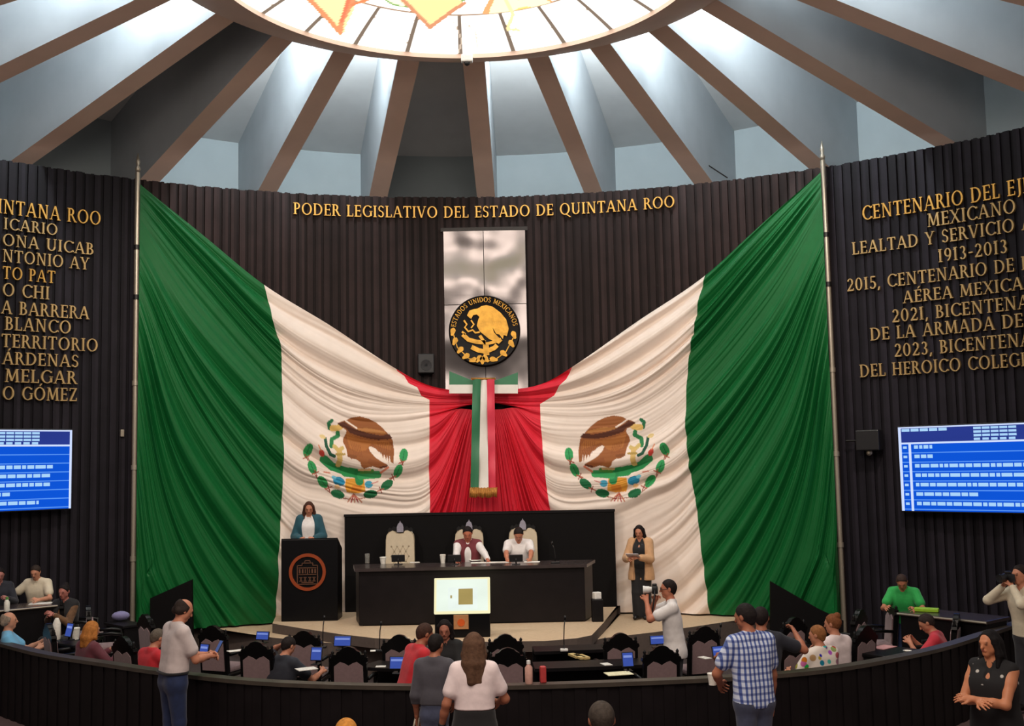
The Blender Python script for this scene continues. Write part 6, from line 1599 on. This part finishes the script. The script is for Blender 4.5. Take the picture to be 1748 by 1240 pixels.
for px, py, hg, lab, m in ((551, 1107, 0.38, 'tall thin microphone in front of the lectern on the stage-side desk', M_black), (648, 1113, 0.34, 'microphone left of the man in red on the stage-side desk', M_black), (963, 1112, 0.40, 'tall microphone with a white base in the centre gap', M_white), (1229, 1112, 0.3, 'microphone behind the monitor left of the plaid shirt', M_black)):
    mic(desk_z(px, py), lab, hg, 0.02, 0, 0.05, m, 'desk microphones in the pit')
paper(1056, 1151, desk_z, 0.30, 0.20, R(12), 'glowing cream sheet on the desk left of the right barrier chair', mat('cream sheet', (246, 240, 200), 0.6)); paper(523, 1143, desk_z, 0.24, 0.18, 0.5, 'white page in front of the seated man in navy')
paper(402, 1112, desk_z, 0.20, 0.12, 0.6, 'white page left of the raised hand of the man in navy'); paper(640, 1112, desk_z, 0.12, 0.10, 0.1, 'white folded card by the microphone left of the man in red'); paper(1035, 1135, desk_z, 0.10, 0.16, 0.3, 'narrow white card behind the cream sheet'); paper(1203, 1124, desk_z, 0.10, 0.16, 0.5, 'white card on the desk between the photographer and the plaid shirt')
paper(650, 1139, desk_z, 0.12, 0.08, 0, 'white folded card left of the red elbow'); 
for k, (px, py) in enumerate(((981, 1122), (989, 1124), (996, 1124))):
    P = desk_z(px, py); o = MB().rbox((-0.04, -0.12, 0), (0.04, 0.12, 0.03), 0.004).build('document_folder', mat('gold and cream folder', (206, 180, 120), 0.6)); put(o, P, 0.35, ('leftmost', 'middle', 'rightmost')[k] + ' of three gold and cream folders on the desk in the centre gap', 'folder', 'gold and cream folders')
def bottle(loc, lab, body, cap, hgt=0.2):
    t = thing('pump_bottle', lab, 'bottle', loc); MB().lathe([(0.035, 0), (0.038, 0.01), (0.038, hgt * .7), (0.018, hgt * .82), (0.016, hgt * .88)], 18).build('bottle_body', body, t, True, R(40)); MB().lathe([(0.02, hgt * .86), (0.02, hgt), (0.008, hgt * 1.02)], 14).build('bottle_cap', cap, t, True, R(40)); return t
i_ = bi(911); q = bc[i_] + nrm[i_] * 0.05
bottle((q[0], q[1], BZ), 'pinkish bottle with a white pump on the barrier ledge right of the woman in white', mat('pinkish bottle', (206, 160, 146), 0.3), M_white, 0.22)
i_ = bi(917); q = bc[i_] + nrm[i_] * 0.05; o = MB().rbox((-0.03, -0.03, 0), (0.03, 0.03, 0.16), 0.012).build('red_carton', mat('red carton', (186, 60, 60), 0.5)); put(o, (q[0] + 0.03, q[1] + 0.03, BZ), 0.2, 'red carton beside the pink bottle on the barrier ledge', 'carton')

# little desks and loose things at the two sides of the pit
def side_z(px, py, top):
    z = top
    for _ in range(8): P = at_z(px, py, z); z = top + fz(P[0])
    return P
def side_desk(px, py, rz, w, d, label):
    P = side_z(px, py, 0.72); t = thing('side_desk', label, 'desk', (P[0], P[1], fz(P[0])), rz)
    MB().rbox((-w / 2, -d / 2, 0.68), (w / 2, d / 2, 0.72), 0.008).build('desktop', M_dwood, t)
    for s in (-1, 1): MB().box((s * (w / 2 - 0.04) - 0.02, -d / 2 + 0.03, 0), (s * (w / 2 - 0.04) + 0.02, d / 2 - 0.03, 0.68)).build('leg', M_dwood, t)
    return P
side_desk(126, 1096, R(-40), 0.60, 0.34, 'small black desk left of the blonde woman in maroon')
cup(side_z(129, 1092, 0.722), 'tall white cup on the small desk left of the blonde woman', 0.055, 0.15)
side_desk(1520, 1112, R(42), 0.70, 0.40, 'small black desk left of the seated man in coral red')
paper(1509, 1106, lambda x, y: side_z(x, y, 0.722), 0.30, 0.18, R(40), 'pinkish papers on the small desk left of the man in coral red', mat('pinkish paper', (206, 150, 150), 0.7))
P = side_z(1549, 1116, 0.722); t = thing('white_bowl', 'small white bowl just inside the barrier below the man in coral red', 'bowl', P); MB().lathe([(0.02, 0), (0.05, 0.035), (0.046, 0.035), (0.015, 0.008)], 18).build('bowl_body', M_cup, t, True, R(40))
P = side_desk(212, 1064, R(-45), 0.62, 0.34, 'small black desk at the foot of the left flag pole')
o = MB().ball((0, 0, 0.07), 0.1, 14, None, (1.3, 0.8, 0.7)).build('soft_bag', cloth('lilac bag cloth', (122, 118, 158)), None, True); put(o, side_z(206, 1060, 0.72), 0.3, 'small lilac bag on the little desk at the foot of the left flag pole', 'bag')
P = at_z(1588, 1047, 1.0); o = MB().rbox((-0.15, -0.06, 0.002), (0.15, 0.06, 0.05), 0.01).build('lime_folder', mat('lime green folder', (150, 196, 40), 0.5)); put(o, (P[0], P[1] + 0.12, 1.0), -0.5, 'lime green folder on the right counter beside the man in green', 'folder')
P = at_z(70, 1031, 1.08); o = MB().box((-0.16, -0.1, 0.001), (0.16, 0.1, 0.008)).build('paper_sheet', M_paper); put(o, (P[0], P[1], 1.08), 0.2, 'white page on the left counter in front of the man in the pale T-shirt', 'paper')
P = at_z(6, 1046, 1.08); t = thing('drink_bottle', 'small bottle with a green cap on the left counter', 'bottle', (P[0], P[1] + 0.1, 1.08)); MB().lathe([(0.035, 0), (0.038, 0.01), (0.038, 0.13), (0.016, 0.17)], 16).build('bottle_body', M_cup, t, True, R(40)); MB().lathe([(0.02, 0.165), (0.02, 0.20), (0.012, 0.205)], 12).build('bottle_cap', mat('green cap', (90, 150, 70), 0.4), t, True, R(40))
P = side_z(97, 1062, 0.95); t = thing('water_bottle', 'pale water bottle beside the sideways chair at the end of the left counter', 'bottle', (P[0], P[1], fz(P[0]))); MB().lathe([(0.09, 0), (0.09, 0.70), (0.07, 0.72)], 16).build('stand', M_dwood, t, True, R(40)); MB().lathe([(0.045, 0.72), (0.05, 0.73), (0.05, 0.93), (0.03, 0.98), (0.02, 1.0)], 16).build('bottle_body', M_cup, t, True, R(40))
